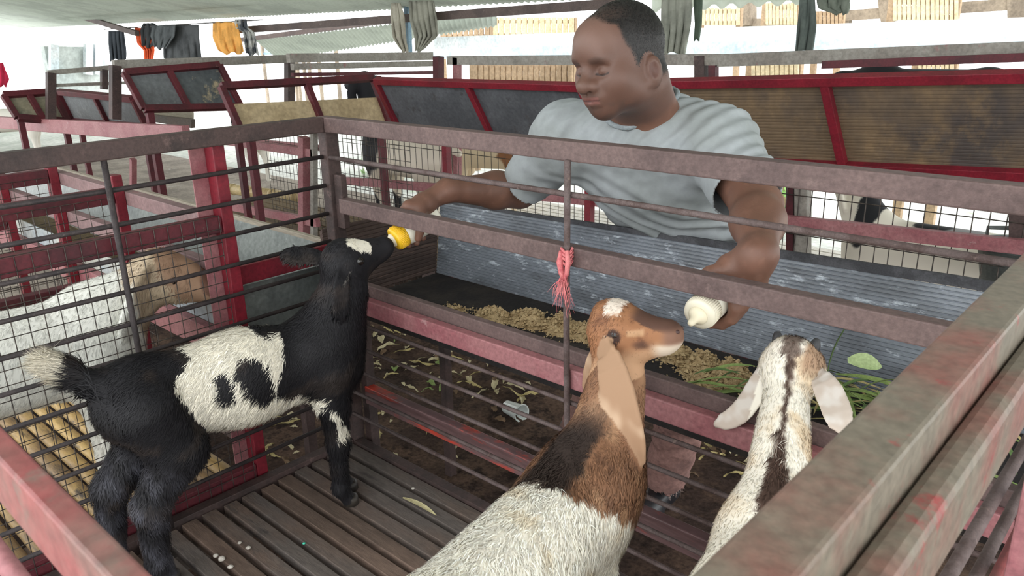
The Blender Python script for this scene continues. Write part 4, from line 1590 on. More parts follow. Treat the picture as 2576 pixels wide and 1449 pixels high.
nt = thing('feed_trough', (-.8, -.1, .32), 'neighbouring grey sheet metal trough with a pale plank edge', 'trough')
PLANK = mat('pale_weathered_plank', (176, 166, 150), (154, 144, 130), (190, 182, 170), scale=5, stretch=(.3, 2, 2), rough=.8, bump=.3)
TRW = mat('brown_trough_bed', (118, 100, 74), (98, 82, 62), (136, 118, 88), scale=6, stretch=(.6, 2, 1), rough=.85, bump=.4)
prt('bed', TRW, lambda b: b.box((-3.2, NY + .031, .318), (-.13, .03, .33)), nt)
prt('side_sheet', GALV, lambda b: b.slab((-3.2, .035, .33), (-.13, .035, .33), (-.13, .10, .553), (-3.2, .10, .553), .004), nt)
prt('edge_plank', PLANK, lambda b: b.beam((-3.2, .108, .556), (-.13, .108, .556), .018, .022), nt, bevel=.002)
prt('end_sheet', GALV, lambda b: b.slab((-.128, NY + .035, .33), (-.128, .035, .33), (-.128, .09, .52), (-.128, NY + .035, .52), .004), nt)
prt('front_sheet', mat('whitewashed_sheet', (186, 186, 176), (160, 168, 172), (140, 170, 196), scale=3, rough=.6), lambda b: b.box((-3.2, NY + .026, .405), (-.13, NY + .0305, .47)), nt)
for x in (-.25, -1.5, -3.0):
    prt('leg', PRIMER_DARK, lambda b: b.box((x, -.02, GZ - .01), (x + .03, .01, .317)), nt)

# ------------------------------------------------------------------ long pink rail and panels of the pens to the left
pk = MB()
pk.beam(at(-120, 300, y=.6), at(470, 338, y=.6), .04, .085)
tag(pk.build('fence_rail', RED_FADED, bevel=.003), 'faded pink fence rail crossing behind the neighbouring pens', 'rail')


def flap(px, ptop, pbot, label, sheets, fr, stiles=(.5,), wt=.03, struts=(.06, .94), group='slanted trough flaps'):
    """leaning trough side: red frame with sheets; px = TL, TR, BR, BL seen points, ptop / pbot the planes they lie in"""
    TL, TR = at(*px[0], **ptop), at(*px[1], **ptop)
    BR_, BL = at(*px[2], **pbot), at(*px[3], **pbot)
    c = (TL + TR + BR_ + BL) / 4
    r = thing('trough_flap', (c[0], c[1], min(BL[2], BR_[2])), label, 'panel', group)
    nrm = np.cross(TR - TL, BL - TL)
    nrm /= np.linalg.norm(nrm)
    if nrm @ (CAM - c) < 0:
        nrm = -nrm
    prt('top_bar', fr, lambda b: b.beam(TL, TR, wt, wt, nrm), r, bevel=.002)
    prt('bottom_bar', fr, lambda b: b.beam(BL, BR_, wt, wt, nrm), r, bevel=.002)
    for t in struts:
        s0 = BL + (BR_ - BL) * t - nrm * .02
        prt('strut', fr, lambda b: b.beam((s0[0], s0[1], GZ - .02), s0, .035, .035, (0, 1, 0)), r)
    ts = [0.0] + list(stiles) + [1.0]
    for t in ts:
        prt('stile', fr, lambda b: b.beam(TL + (TR - TL) * t, BL + (BR_ - BL) * t, wt * .9, wt * .9, nrm), r, bevel=.002)
    for i in range(len(ts) - 1):
        a, b_ = ts[i], ts[i + 1]
        kind, m, lo = sheets[min(i, len(sheets) - 1)]
        q = [BL + (BR_ - BL) * a, BL + (BR_ - BL) * b_, TL + (TR - TL) * b_, TL + (TR - TL) * a]
        q = [p - nrm * .012 for p in q]
        if lo < 1:
            q[2] = q[1] + (q[2] - q[1]) * lo
            q[3] = q[0] + (q[3] - q[0]) * lo
        if kind == 'rib':
            bb = MB()
            ribbed(bb, *q, 26, .004, 4)
            o = bb.build('sheet', m, r)
            s_ = o.modifiers.new('thick', 'SOLIDIFY')
            s_.thickness = .005
        else:
            prt('sheet', m, lambda b: b.slab(*q, .006), r)
    return r


GREYP = mat('grey_flap_sheet', (112, 116, 118), (98, 100, 102), (132, 134, 132), scale=3, rough=.6)
DARKP = mat('dark_flap_sheet', (78, 80, 84), (92, 94, 98), (68, 66, 66), scale=4, rough=.55)
BROWNP = mat('brown_ribbed_sheet', (112, 94, 74), (78, 70, 66), (128, 106, 80), scale=3, stretch=(1, 1, .6), thr=(.42, .62), thr3=(.5, .7), rough=.5, fine=.1)
PLY = mat('tan_plywood', (192, 172, 138), (176, 156, 122), scale=3, rough=.8)
STAIN = mat('stained_grey_sheet', (92, 96, 98), (72, 78, 82), (168, 154, 126), scale=2.2, thr=(.4, .6), thr3=(.58, .66), rough=.6)
flap([(945, 203), (1460, 219), (1530, 372), (1012, 340)], dict(y=1.6), dict(y=1.74), 'dark grey panel flap with red frame behind the man', [('flat', DARKP, 1)], RED, (.505,), .034, (.24, .92))
flap([(1500, 214), (2760, 188), (2760, 449), (1572, 394)], dict(y=1.6), dict(y=1.74), 'long brown ribbed panel with red frame across the aisle', [('rib', BROWNP, 1)], RED, (.56,), .034, (.365, .99))
flap([(556, 217), (938, 197), (982, 318), (606, 330)], dict(x=-2.0), dict(x=-1.9), 'tan plywood flap in a dull red frame below the black goat', [('flat', PLY, .62)], MAROON, (.52,), .035)
flap([(312, 183), (552, 164), (606, 268), (362, 274)], dict(x=-2.7), dict(x=-2.6), 'raised grey stained flap with two panes', [('flat', GREYP, 1), ('flat', STAIN, 1)], MAROON, (.44,), .035)
flap([(147, 231), (334, 249), (368, 318), (184, 304)], dict(y=1.0), dict(y=1.08), 'small grey two-pane flap above the pink rail', [('flat', GREYP, 1)], MAROON, (.52,), .04)
flap([(8, 240), (132, 232), (172, 306), (44, 296)], dict(x=-4.2), dict(x=-4.1), 'farthest olive grey flap at the shed edge', [('flat', mat('olive_sheet', (146, 140, 118), (126, 124, 108), scale=3, rough=.7), 1)], MAROON, (.5,), .04)

# ------------------------------------------------------------------ pens across the aisle
ROWY = 1.86
xp = thing('goat_pen', (0, 2.4, -.1), 'row of pens with red rails and upright wires across the aisle', 'pen')
GREYM = mat('grey_rail', (150, 146, 138), (132, 126, 118), (150, 96, 100), scale=5, thr3=(.62, .72), rough=.7)


def pxbar(b, p0, p1, w, h, **k):
    b.beam(at(*p0, **k), at(*p1, **k), w, h)


prt('rail', RED_FADED, lambda b: pxbar(b, (840, 452), (1420, 497), .03, .05, y=ROWY), xp)
prt('rail', RED_FADED, lambda b: pxbar(b, (1420, 497), (2640, 628), .03, .05, y=ROWY), xp)
prt('rail', RED_FADED, lambda b: pxbar(b, (520, 345), (800, 372), .03, .045, y=ROWY + .3), xp)
prt('top_rail', GREYM, lambda b: pxbar(b, (1810, 152), (2640, 122), .04, .055, y=2.2), xp)
prt('top_rail', MAROON, lambda b: pxbar(b, (2070, 163), (2640, 142), .03, .03, y=2.15), xp)
prt('top_rail', GREYM, lambda b: pxbar(b, (1130, 152), (1810, 150), .04, .05, y=2.2), xp)
prt('top_rail', GREYM, lambda b: pxbar(b, (285, 163), (725, 148), .04, .05, x=-2.9), xp)
prt('top_rail', GREYM, lambda b: pxbar(b, (725, 146), (1085, 141), .04, .05, x=-2.3), xp)
prt('top_rail', GREYM, lambda b: pxbar(b, (735, 168), (1090, 160), .035, .035, x=-2.3), xp)
prt('top_rail', MAROON, lambda b: pxbar(b, (735, 188), (1110, 182), .03, .02, x=-2.3), xp)
prt('top_rail', GREYM, lambda b: pxbar(b, (120, 183), (282, 170), .035, .03, x=-4.0), xp)
prt('top_rail', GREYM, lambda b: pxbar(b, (140, 215), (320, 208), .03, .02, x=-4.0), xp)
for (px_, y0, y1, w, m) in ((1103, 142, 200, .05, MAROON), (1150, 145, 470, .04, RED_FADED), (1123, 370, 480, .04, RED_FADED), (1765, 140, 205, .05, PRIMER_DARK), (1795, 142, 205, .035, MAROON),
                            (2020, 470, 660, .05, GREYM), (1990, 470, 655, .03, MAROON), (2568, 440, 640, .06, PRIMER_DARK)):
    prt('post', m, lambda b: pxbar(b, (px_, y0), (px_, y1), w, w, y=ROWY + .06 if y0 > 300 else 2.2), xp)
for (px_, y0, y1, w, m) in ((728, 145, 330, .05, PRIMER_DARK), (290, 165, 300, .05, PRIMER_DARK), (128, 183, 300, .05, PRIMER_DARK), (262, 175, 225, .04, PRIMER_DARK), (520, 165, 250, .04, MAROON)):
    prt('post', m, lambda b: pxbar(b, (px_, y0), (px_, y1), w, w, x=-2.9 if px_ > 270 else -4.0), xp)
for (px_, y0, y1, w, m) in ((765, 345, 600, .05, RED_FADED), (790, 330, 620, .03, GREYM), (335, 400, 480, .04, RED_FADED)):
    prt('post', m, lambda b: pxbar(b, (px_, y0), (px_, y1), w, w, y=1.3), xp)
prt('rail', RED_FADED, lambda b: pxbar(b, (560, 515), (800, 560), .03, .05, y=1.3), xp)
prt('rail', RED_FADED, lambda b: pxbar(b, (548, 352), (790, 385), .03, .045, y=1.3), xp)
a0, a1 = at(830, 330, y=ROWY), at(2600, 460, y=ROWY)
prt('wire_mesh', WIRE, lambda b: wire_mesh(b, (-2.6, ROWY + .03, -.15), (4.4, 0, 0), (0, 0, .80), 84, 5, .0022), xp)
prt('wire_mesh', WIRE, lambda b: wire_mesh(b, (-2.6, 1.33, -.15), (1.35, 0, 0), (0, 0, .80), 34, 14, .0016), xp)
PALE = mat('pale_slat', (206, 202, 192), (188, 182, 170), scale=4, rough=.8)
fl2 = thing('pen_floor', (0, 2.6, -.16), 'pale slatted floor of the pens across the aisle', 'floor')
fl2['kind'] = 'structure'
for k in range(18):
    y = ROWY + .07 + k * .085
    prt('slat', PALE, lambda b: b.box((-3.2, y, -.17), (2.6, y + .068, -.15)), fl2)
for x in (-3, -1, 1, 2.4):
    prt('leg', PRIMER_DARK, lambda b: b.box((x, 2.2, GZ - .02), (x + .05, 2.25, -.171)), fl2)
prt('leg', PRIMER_DARK, lambda b: b.box((-3, 3.2, GZ - .02), (-2.95, 3.25, -.171)), fl2)


# ------------------------------------------------------------------ other goats
def far_goat(name, pos, yaw, sc, colfn, label, head=(.46, .60, 0, -.25), tilt=0, lying=False, vox=.009, eyes=True, group=None):
    """standing adult goat; local frame x forward, z up; head = (x, z, side, pitch)"""
    cy, sy = math.cos(yaw), math.sin(yaw)
    pos = np.array(pos, float)
    W = lambda x, y, z: pos + V3(cy * x - sy * y, sy * x + cy * y, z) * sc
    r = thing(name, pos, label, 'goat', group)
    zb = .30 if lying else .46
    ps = [(rc(W(-.26, 0, zb), W(.20, 0, zb), .135 * sc, .13 * sc), .03), (rc(W(-.30, 0, zb + .02), W(-.28, 0, zb - .04), .12 * sc, .10 * sc), .05),
          (rc(W(.22, 0, zb - .03), W(.24, 0, zb + .05), .12 * sc, .09 * sc), .05)]
    hx, hz, hy, hp_ = head[:4]
    tn = head[4] if len(head) > 4 else 0.0
    Hd = W(hx, hy, hz)
    fd = (W(hx + .19 * math.cos(hp_) * math.cos(tn), hy + .19 * math.cos(hp_) * math.sin(tn), hz + .19 * math.sin(hp_)) - Hd)
    fd = fd / np.linalg.norm(fd)
    up_ = perp(fd, V3(0, 0, 1))
    sd_ = np.cross(up_, fd)
    ps += [(rc(W(.24, 0, zb + .06), Hd, .095 * sc, .06 * sc), .06), (rc(Hd, Hd + fd * .05 * sc, .07 * sc, .06 * sc), .03), (rc(Hd + fd * .03 * sc, Hd + fd * .17 * sc, .055 * sc, .034 * sc), .03)]
    for s_ in (1, -1):
        e0 = Hd + sd_ * .055 * sc * s_ + up_ * .02 * sc - fd * .02 * sc
        pts, wd = ear_curve([e0, e0 + (sd_ * .05 * s_ - up_ * .03) * sc, e0 + (sd_ * .07 * s_ - up_ * .11) * sc, e0 + (sd_ * .07 * s_ - up_ * .17) * sc], .035 * sc)
        ps.append((strip(pts, wd, .009 * sc, fd + sd_ * s_ * .4), .012))
    if not lying:
        for x, y in ((.20, .07), (.20, -.07), (-.29, .07), (-.29, -.07)):
            hx2 = .04 if x < 0 else 0
            ps += [(rc(W(x + hx2, y, zb - .05), W(x + hx2, y, zb - .16), .075 * sc, .05 * sc), .03), (rc(W(x + hx2, y, zb - .16), W(x - hx2, y, .20), .05 * sc, .026 * sc), .02),
                   (rc(W(x - hx2, y, .20), W(x - hx2, y, .03), .024 * sc, .022 * sc), .015)]
    else:
        for x, y in ((.2, .12), (.2, -.12), (-.2, .13), (-.2, -.13)):
            ps += [(rc(W(x - .1, y, .18), W(x + .1, y, .10), .06 * sc, .04 * sc), .03)]
    ps.append((rc(W(-.40, 0, zb + .08), W(-.48, 0, zb + .05), .03 * sc, .02 * sc), .03))
    lo = np.min([W(a, b, c) for a in (-.55, .8) for b in (-.35, .35) for c in (0, 1.0)], 0) - .03
    hi = np.max([W(a, b, c) for a in (-.55, .8) for b in (-.35, .35) for c in (0, 1.0)], 0) + .03
    o, v, q = skin_body('body', ps, lo, hi, vox, r, COAT)
    d = (v - pos) / sc
    L = np.stack([d[:, 0] * cy + d[:, 1] * sy, -d[:, 0] * sy + d[:, 1] * cy, d[:, 2]], 1)
    paint(o, colfn(L, v))
    for s_ in (1, -1):
        ball('eye', Hd + fd * .045 * sc + sd_ * .056 * sc * s_ + up_ * .015 * sc, .013 * sc, EYEM, r)
    return r, v, q


def coat(base, rules, seed=0):
    def f(L, v):
        c = np.tile(np.array(base, float), (len(L), 1))
        for colr, x, z, rx, rz in rules:
            n = noise3(L, 4, seed) * .25
            c = blend(c, colr, sst(1 - ((L[:, 0] - x) / rx) ** 2 - ((L[:, 2] - z) / rz) ** 2 + n, -.12, .12))
        return c
    return f


WHT, BLK, BRN, CRM = (228, 224, 214), (36, 36, 40), (140, 96, 66), (214, 196, 168)
# white goat in the neighbouring pen, brown head behind the mesh
gr, gv, gq = far_goat('goat', (-.30, -.76, -.0), math.radians(84), .93, coat((226, 226, 218), [((190, 172, 146), .40, .60, .10, .18), ((158, 128, 104), .50, .66, .12, .12), ((112, 82, 68), .52, .60, .05, .05)], 4),
         'white goat with a mottled brown head behind the wire mesh', head=(.40, .625, -.06, -.40, -.55), vox=.006, group='goats in the other pens')
fur('fur', gv, gq, gr, 42000, lambda P, N: np.where(P[:, 1] > -.36, .005, .016), lambda P, N: np.tile(V3(0, -.5, -.8), (len(P), 1)),
    lambda P, N: coat((226, 226, 218), [((190, 172, 146), .40, .60, .10, .18), ((158, 128, 104), .50, .66, .12, .12), ((112, 82, 68), .52, .60, .05, .05)], 4)(
        np.stack([((P - V3(-.30, -.76, 0)) / .93) @ V3(math.cos(math.radians(84)), math.sin(math.radians(84)), 0), P[:, 0] * 0, P[:, 2] / .93], 1), P), FURM, .0011, 77)
p = at(1000, 470, y=2.25)
far_goat('goat', (p[0] + .17, 2.2, -.15), math.radians(178), 1.12, coat((222, 212, 196), [(BLK, .28, .60, .17, .30), (BLK, .50, .78, .25, .25), (BLK, .22, .1, .05, .12)], 6),
         'black fronted white goat standing in the pen across the aisle', head=(.40, .86, -.03, -.1), group='goats in the other pens')
p = at(2330, 655, y=2.35)
far_goat('goat', (p[0] + .03, 2.35, -.15), math.radians(176), 1.12, coat((224, 217, 203), [(BLK, .25, .47, .045, .13), (BLK, .36, .645, .07, .025), ((150, 148, 150), -.04, .46, .12, .06), (BLK, .02, .45, .08, .03), ((190, 170, 140), .2, .2, .14, .05)], 8),
         'white goat with black neck patch lying behind the right mesh', head=(.42, .56, -.12, -.35), lying=True, vox=.008, group='goats in the other pens')
p = at(640, 430, y=2.6)
far_goat('goat', (p[0], 2.6, -.15), math.radians(160), .95, coat(WHT, [(BLK, .05, .42, .16, .12), (BLK, .45, .6, .14, .14), (BLK, -.3, .5, .09, .1)], 12),
         'black spotted white goat standing beyond the bamboo pole', head=(.44, .58, -.05, -.4), vox=.012, group='goats in the other pens')
p = at(1240, 400, y=3.0)
far_goat('goat', (p[0], 3.0, -.15), math.radians(20), .95, coat(CRM, [(BRN, .3, .5, .2, .2), (BRN, .5, .7, .2, .2)], 14),
         'brown and cream goat behind the red posts', head=(.44, .6, .0, -.3), vox=.012, group='goats in the other pens')
p = at(30, 350, y=1.6)
far_goat('goat', (p[0] - .2, 1.7, -.2), math.radians(60), 1.0, coat(WHT, [(BLK, -.3, .34, .16, .1)], 15),
         'white goat beyond the faded pink rail', head=(.44, .5, .0, -.6), vox=.012, group='goats in the other pens')

p = at(2335, 172, y=3.3)
far_goat('goat', (p[0], 3.3, p[2] - .595), math.radians(176), 1.0, coat((34, 34, 38), [], 16),
         'black goat whose back shows under the long grey rail', head=(.44, .5, .0, -.5), vox=.012, group='goats in the other pens')
pf = thing('pen_platform', (-2.3, 1.9, -.1), 'raised brown slatted platform of the pen behind the corner post', 'platform')
for k in range(6):
    y = 1.38 + k * .08
    prt('slat', TRW, lambda b: b.box((-3.6, y, -.02), (-1.2, y + .065, .0)), pf)
for x in (-3.5, -1.3):
    for y in (1.4, 1.78):
        prt('leg', PRIMER_DARK, lambda b: b.box((x, y, GZ - .02), (x + .05, y + .05, -.021)), pf)
tb_ = thing('plank_trough', tuple(at(420, 330, y=1.5)), 'dark plank feed box under the raised stained flap', 'trough')
prt('plank', SLAT, lambda b: b.slab(at(352, 300, y=1.5), at(486, 322, y=1.5), at(486, 300, y=1.5), at(352, 284, y=1.5), .03), tb_)
prt('plank', PLANK, lambda b: b.slab(at(355, 284, y=1.6), at(486, 300, y=1.6), at(486, 276, y=1.7), at(355, 262, y=1.7), .02), tb_)
bp = MB()
q0, q1 = at(545, 470, y=2.0), at(745, 498, y=2.0)
for i in range(4):
    bp.tube([q0 + (q1 - q0) * (i / 4 + .004), q0 + (q1 - q0) * ((i + 1) / 4 - .02)], .045, 10)
    bp.tube([q0 + (q1 - q0) * ((i + 1) / 4 - .025), q0 + (q1 - q0) * ((i + 1) / 4 + .006)], .049, 10)
tag(bp.build('bamboo_pole', mat('dry_bamboo', (190, 168, 122), (168, 144, 102), scale=5, rough=.5), smooth=True), 'thick dry bamboo pole lying at the far pen edge', 'pole')

# bucket on the right
bk = thing('bucket', tuple(at(2560, 660, y=1.7)), 'grey plastic bucket hung inside the pen across the aisle', 'bucket')
c_ = at(2560, 622, y=2.0)
BKM = mat('grey_plastic', (104, 110, 108), (90, 96, 96), scale=6, rough=.5)
bb = MB()
bb.lathe([(.09, -.17), (.125, 0.0), (.132, .0), (.132, .012), (.122, .012), (.118, -.0), (.085, -.16)], c_, (0, 0, 1), 28)
bb.build('bucket_body', BKM, bk, True)
bb = MB()
bb.tube([c_ + V3(-.09, -.06, .01), c_ + V3(-.09, -.06, .07), c_ + V3(.0, -.05, .08), c_ + V3(.05, -.04, .07)], .008, 8)
bb.build('handle', BKM, bk, True)
# ------------------------------------------------------------------ laundry and rags hung from the beams
def cloth(name, outline, plane, m, label, cat='cloth', folds=4, amp=.016, group='clothes hung from the beams', parts=()):
    """hanging cloth: outline = list of (y_px, x_left, x_right) rows from top to bottom, real folds in depth"""
    n = 28
    rows = []
    ys = np.linspace(outline[0][0], outline[-1][0], 14)
    oy = [o[0] for o in outline]
    vs, fs = [], []
    (ax, val), = plane.items()
    ph = random.uniform(0, 6)
    for j, y in enumerate(ys):
        xl = np.interp(y, oy, [o[1] for o in outline])
        xr = np.interp(y, oy, [o[2] for o in outline])
        for i in range(n):
            t = i / (n - 1)
            yy = y + (4 * math.sin(t * 9 + ph) if j == len(ys) - 1 else 0)
            dp = amp * (math.sin(t * folds * 2 * math.pi + ph + .4 * math.sin(j * .5)) + .4 * math.sin(t * folds * 4.4 * math.pi + j * .3)) * (.4 + .6 * j / 13)
            vs.append(at(xl + (xr - xl) * t, yy, **{ax: val + dp}))
    for j in range(len(ys) - 1):
        for i in range(n - 1):
            fs.append((j * n + i, j * n + i + 1, (j + 1) * n + i + 1, (j + 1) * n + i))
    o = make(name, vs, fs, m, smooth=True)
    s = o.modifiers.new('thick', 'SOLIDIFY')
    s.thickness = .008
    return tag(o, label, cat, group)


def fab(name, c, c2=None):
    return mat('cloth_' + name, c, c2 or tuple(int(x * .82) for x in c), scale=4, rough=.95, fine=.05, spec=.1)


PY = dict(y=3.95)
cloth('hung_trousers', [(78, 274, 312), (110, 274, 316), (152, 278, 318)], PY, fab('navy', (62, 66, 72)), 'dark navy trousers hanging below the rafter', 'trousers')
cloth('hung_shirt', [(70, 340, 386), (110, 346, 386), (125, 362, 388), (152, 364, 384)], dict(y=3.97), fab('red_orange', (226, 96, 58)), 'red orange cloth hanging behind the dark jacket', 'shirt')
cloth('hung_jacket', [(58, 362, 388), (75, 354, 410), (118, 358, 392)], PY, fab('black', (58, 60, 62)), 'black jacket bundled on the line', 'jacket', 3)
cloth('hung_shirt', [(64, 385, 442), (90, 380, 440), (122, 390, 418)], dict(y=3.9), fab('grey1', (92, 96, 98)), 'mid grey shirt beside the black jacket', 'shirt', 3)
cloth('hung_shorts', [(62, 415, 500), (100, 412, 502), (150, 412, 508)], dict(y=4.0), fab('grey2', (88, 90, 92), (68, 70, 72)), 'wide dark grey shorts on the line', 'shorts', 5)
cloth('hung_shirt', [(56, 536, 596), (95, 536, 606), (128, 550, 612), (134, 566, 606)], PY, fab('orange', (240, 176, 96)), 'bright orange shirt hanging from the beam', 'shirt', 3)
cloth('hung_trousers', [(48, 592, 620), (72, 590, 624), (78, 612, 640), (138, 620, 652)], dict(y=3.95), fab('stripe', (70, 74, 80), (196, 196, 190)), 'dark striped tracksuit trousers beside the orange shirt', 'trousers', 2)
cloth('hung_rag', [(8, 984, 1008), (40, 982, 1018), (95, 990, 1022), (132, 1012, 1026)], PY, fab('beige', (170, 166, 152), (140, 136, 124)), 'beige rag draped over the beam', 'rag', 2)
cloth('hung_rag', [(2, 1030, 1092), (50, 1032, 1100), (90, 1044, 1102), (130, 1046, 1060)], PY, fab('grey_beige', (152, 152, 140), (122, 122, 112)), 'grey beige towels draped beside the blue post', 'rag', 5)
cloth('hung_shirt', [(-10, 1664, 1742), (60, 1664, 1736), (134, 1662, 1722)], PY, fab('sage', (150, 152, 142), (122, 124, 116)), 'pale grey shirt hanging right behind the man', 'shirt', 4)
cloth('hung_rag', [(-10, 1745, 1768), (60, 1750, 1766), (100, 1748, 1760)], dict(y=4.0), fab('green', (84, 96, 84)), 'narrow dark green strip beside the pale shirt', 'rag', 1)
cloth('hung_trousers', [(-10, 2012, 2050), (60, 2006, 2054), (130, 2000, 2042)], PY, fab('slate', (98, 106, 102), (78, 84, 82)), 'slate grey trousers hanging over the white gutters', 'trousers', 2)
cloth('hung_rag', [(-10, 2054, 2140), (20, 2060, 2136), (34, 2104, 2130)], PY, fab('slate2', (120, 126, 116), (92, 98, 90)), 'crumpled grey green cloth beside the slate trousers', 'rag', 3)
cloth('hung_rag', [(158, -10, 8), (200, -10, 22), (216, -6, 16)], dict(x=-5.0), fab('pink', (220, 60, 92)), 'pink red cloth at the shed edge', 'rag', 1)
b = MB()
b.tube([at(262, 74, y=3.95), at(450, 62, y=3.95), at(660, 50, y=3.95)], .008, 6)
tag(b.build('clothes_line', mat('dark_line', (70, 66, 62), rough=.7)), 'thin washing line strung under the roof', 'line')
b = MB()
b.beam(at(1023, -8, y=4.15), at(1030, 145, y=4.15), .05, .05, (1, 0, 0))
tag(b.build('blue_post', mat('blue_paint', (96, 124, 138), (78, 104, 120), scale=8, rough=.6), bevel=.004), 'slim blue steel post between the rags', 'post')

# ------------------------------------------------------------------ far side of the yard
WHITEP = mat('white_painted_steel', (236, 240, 242), (214, 226, 232), scale=2, rough=.5)
b = MB()
b.beam(at(1100, 108, y=6.2), at(2700, 66, y=6.2), .12, .15)
tag(b.build('gutter_beam', WHITEP), 'upper long white gutter across the yard', 'gutter')
b = MB()
b.beam(at(1090, 136, y=5.6), at(2700, 104, y=5.6), .12, .12)
tag(b.build('gutter_beam', mat('pale_blue_steel', (206, 222, 230), (190, 208, 218), scale=2, rough=.5)), 'lower pale blue gutter across the yard', 'gutter')

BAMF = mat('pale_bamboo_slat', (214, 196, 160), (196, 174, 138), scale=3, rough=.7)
BAMD = mat('brown_bamboo_slat', (176, 150, 120), (156, 132, 104), scale=3, rough=.7)  # bamboo of a browner colour than the pale slats


def screen(x0, x1, y0, y1, n, plane, label, m):
    (ax, val), = plane.items()
    c = at((x0 + x1) / 2, y1, **plane)
    r = thing('bamboo_screen', c, label, 'screen', 'bamboo screens across the yard')
    for i in range(n):
        a = x0 + (x1 - x0) * (i + .1) / n
        b_ = x0 + (x1 - x0) * (i + .86) / n
        dy = random.uniform(-2, 2)
        prt('slat', m, lambda b: b.slab(at(a, y1, **plane), at(b_, y1, **plane), at(b_, y0 + dy, **plane), at(a, y0 + dy, **plane), .02), r)
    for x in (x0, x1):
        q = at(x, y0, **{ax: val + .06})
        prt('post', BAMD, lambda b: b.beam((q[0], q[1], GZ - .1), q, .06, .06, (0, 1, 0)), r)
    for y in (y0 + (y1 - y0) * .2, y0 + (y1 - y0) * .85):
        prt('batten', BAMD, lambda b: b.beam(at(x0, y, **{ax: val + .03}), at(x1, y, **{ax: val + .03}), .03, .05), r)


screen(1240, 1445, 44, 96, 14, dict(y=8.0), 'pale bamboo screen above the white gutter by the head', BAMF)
screen(1112, 1232, 56, 96, 9, dict(y=8.4), 'brown bamboo screen beside the towels', BAMD)
screen(1766, 1862, 20, 64, 9, dict(y=8.0), 'bamboo screen right of the pale shirt', BAMF)
screen(1926, 2006, 8, 62, 9, dict(y=8.0), 'bamboo screen behind the slate trousers', BAMF)
screen(2060, 2120, 28, 60, 6, dict(y=8.3), 'short bamboo screen above the white gutter', BAMD)
screen(2246, 2412, -6, 52, 14, dict(y=8.0), 'wide bamboo screen near the top corner', BAMF)
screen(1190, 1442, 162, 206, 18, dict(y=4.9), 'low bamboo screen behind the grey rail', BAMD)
screen(1890, 2010, 158, 200, 10, dict(y=4.9), 'low bamboo screen under the long grey rail', BAMF)
screen(2310, 2400, 150, 192, 8, dict(y=4.9), 'low bamboo screen beside the black goat back', BAMF)
# shed frames across the yard
fs = thing('far_shed', tuple(at(2300, 60, y=9.0)), 'dark timber frame of the shed across the yard', 'shed')
SHW = mat('far_timber', (150, 136, 118), (120, 108, 94), scale=3, rough=.8)
for a, b_, w in (((2120, 40), (2700, 0), .12), ((1860, 58), (2140, 50), .1), ((2100, -10), (2100, 60), .12), ((1880, -10), (1880, 64), .18), ((2230, -10), (2240, 56), .16), ((2560, -10), (2560, 48), .16)):
    prt('timber', SHW, lambda b: b.beam(at(*a, y=9.0), at(*b_, y=9.0), w, w, (0, 1, .01) if a[0] == b_[0] else (0, 0, 1)), fs)
fr2 = MB()
v0, v1 = at(1640, 26, y=7.4), at(2020, 6, y=7.4)
corrugated('far_roof', v0, v1, at(2020, -30, y=6.8), at(1640, -10, y=6.8), .22, .03, ROOFM, 'pale scalloped roof edge across the yard')
# pale building at the far left
fb_ = thing('far_building', tuple(at(200, 200, x=-13)), 'pale washed out building beyond the left shed edge', 'building')
PW = mat('pale_wall', (206, 212, 208), (196, 204, 202), scale=1, rough=.9)
q0, q1 = at(105, 116, x=-13), at(262, 118, x=-13)
prt('wall', PW, lambda b: b.slab((q0[0], q0[1], GZ - .1), (q1[0], q1[1], GZ - .1), q1, q0, .2), fb_)
for x in (135, 222, 246):
    prt('pillar', WHITEP, lambda b: b.beam(at(x, 188, x=-12.8), at(x, 112, x=-12.8), .12, .12, (1, 0, 0)), fb_)
rb = thing('far_building', tuple(at(700, 135, y=9)), 'blue grey low roofs beyond the clothes line', 'building')
BLR = mat('blue_grey_roof', (132, 160, 178), (112, 136, 150), scale=2, rough=.6)
prt('roof_sheet', BLR, lambda b: b.slab(at(652, 136, y=9), at(735, 134, y=9), at(728, 108, y=10), at(655, 112, y=10), .05), rb)
prt('roof_sheet', BLR, lambda b: b.slab(at(790, 122, y=9), at(845, 120, y=9), at(836, 112, y=9.6), at(796, 113, y=9.6), .05), rb)
for x in (656, 732, 740, 757, 770, 796, 842):
    prt('pole', SHW, lambda b: b.beam(at(x, 92, y=9) * V3(1, 1, 0) + V3(0, 0, GZ - .1), at(x, 92, y=9), .06, .06, (1, 0, 0)), rb)


# green shrubs in the yard seen through the wires
def shrub(px, py, y, r, label):
    c = at(px, py, y=y)
    root = thing('shrub', (c[0], c[1], GZ), label, 'shrub', 'yard shrubs')
    vs, fs = [], []
    rg = np.random.default_rng(int(px))
    for i in range(420):
        d = rg.normal(size=3)
        d /= np.linalg.norm(d)
        p = c + d * r * rg.uniform(.3, 1) * V3(1.3, 1, .8)
        a, b_ = perp(d, rg.normal(size=3)), None
        b_ = np.cross(d, a)
        o = len(vs)
        s = rg.uniform(.03, .06)
        vs += [p - a * s, p + b_ * s * .5, p + a * s * 1.3, p - b_ * s * .5]
        fs.append((o, o + 1, o + 2, o + 3))
    k = make('foliage', vs, fs, mat('light_green_leaf', (150, 196, 110), (120, 176, 90), scale=8, rough=.7), root)  # leaves of a light green colour
    k['kind'] = 'stuff'
    prt('stem', SHW, lambda b: b.tube([(c[0], c[1], GZ - .02), c], .02, 6), root)


shrub(975, 415, 4.2, .30, 'low green shrub in the yard seen past the black fronted goat')
shrub(1880, 480, 4.4, .34, 'green shrub in the yard behind the man left elbow')
shrub(200, 345, 4.0, .4, 'green shrub beyond the faded pink rail')
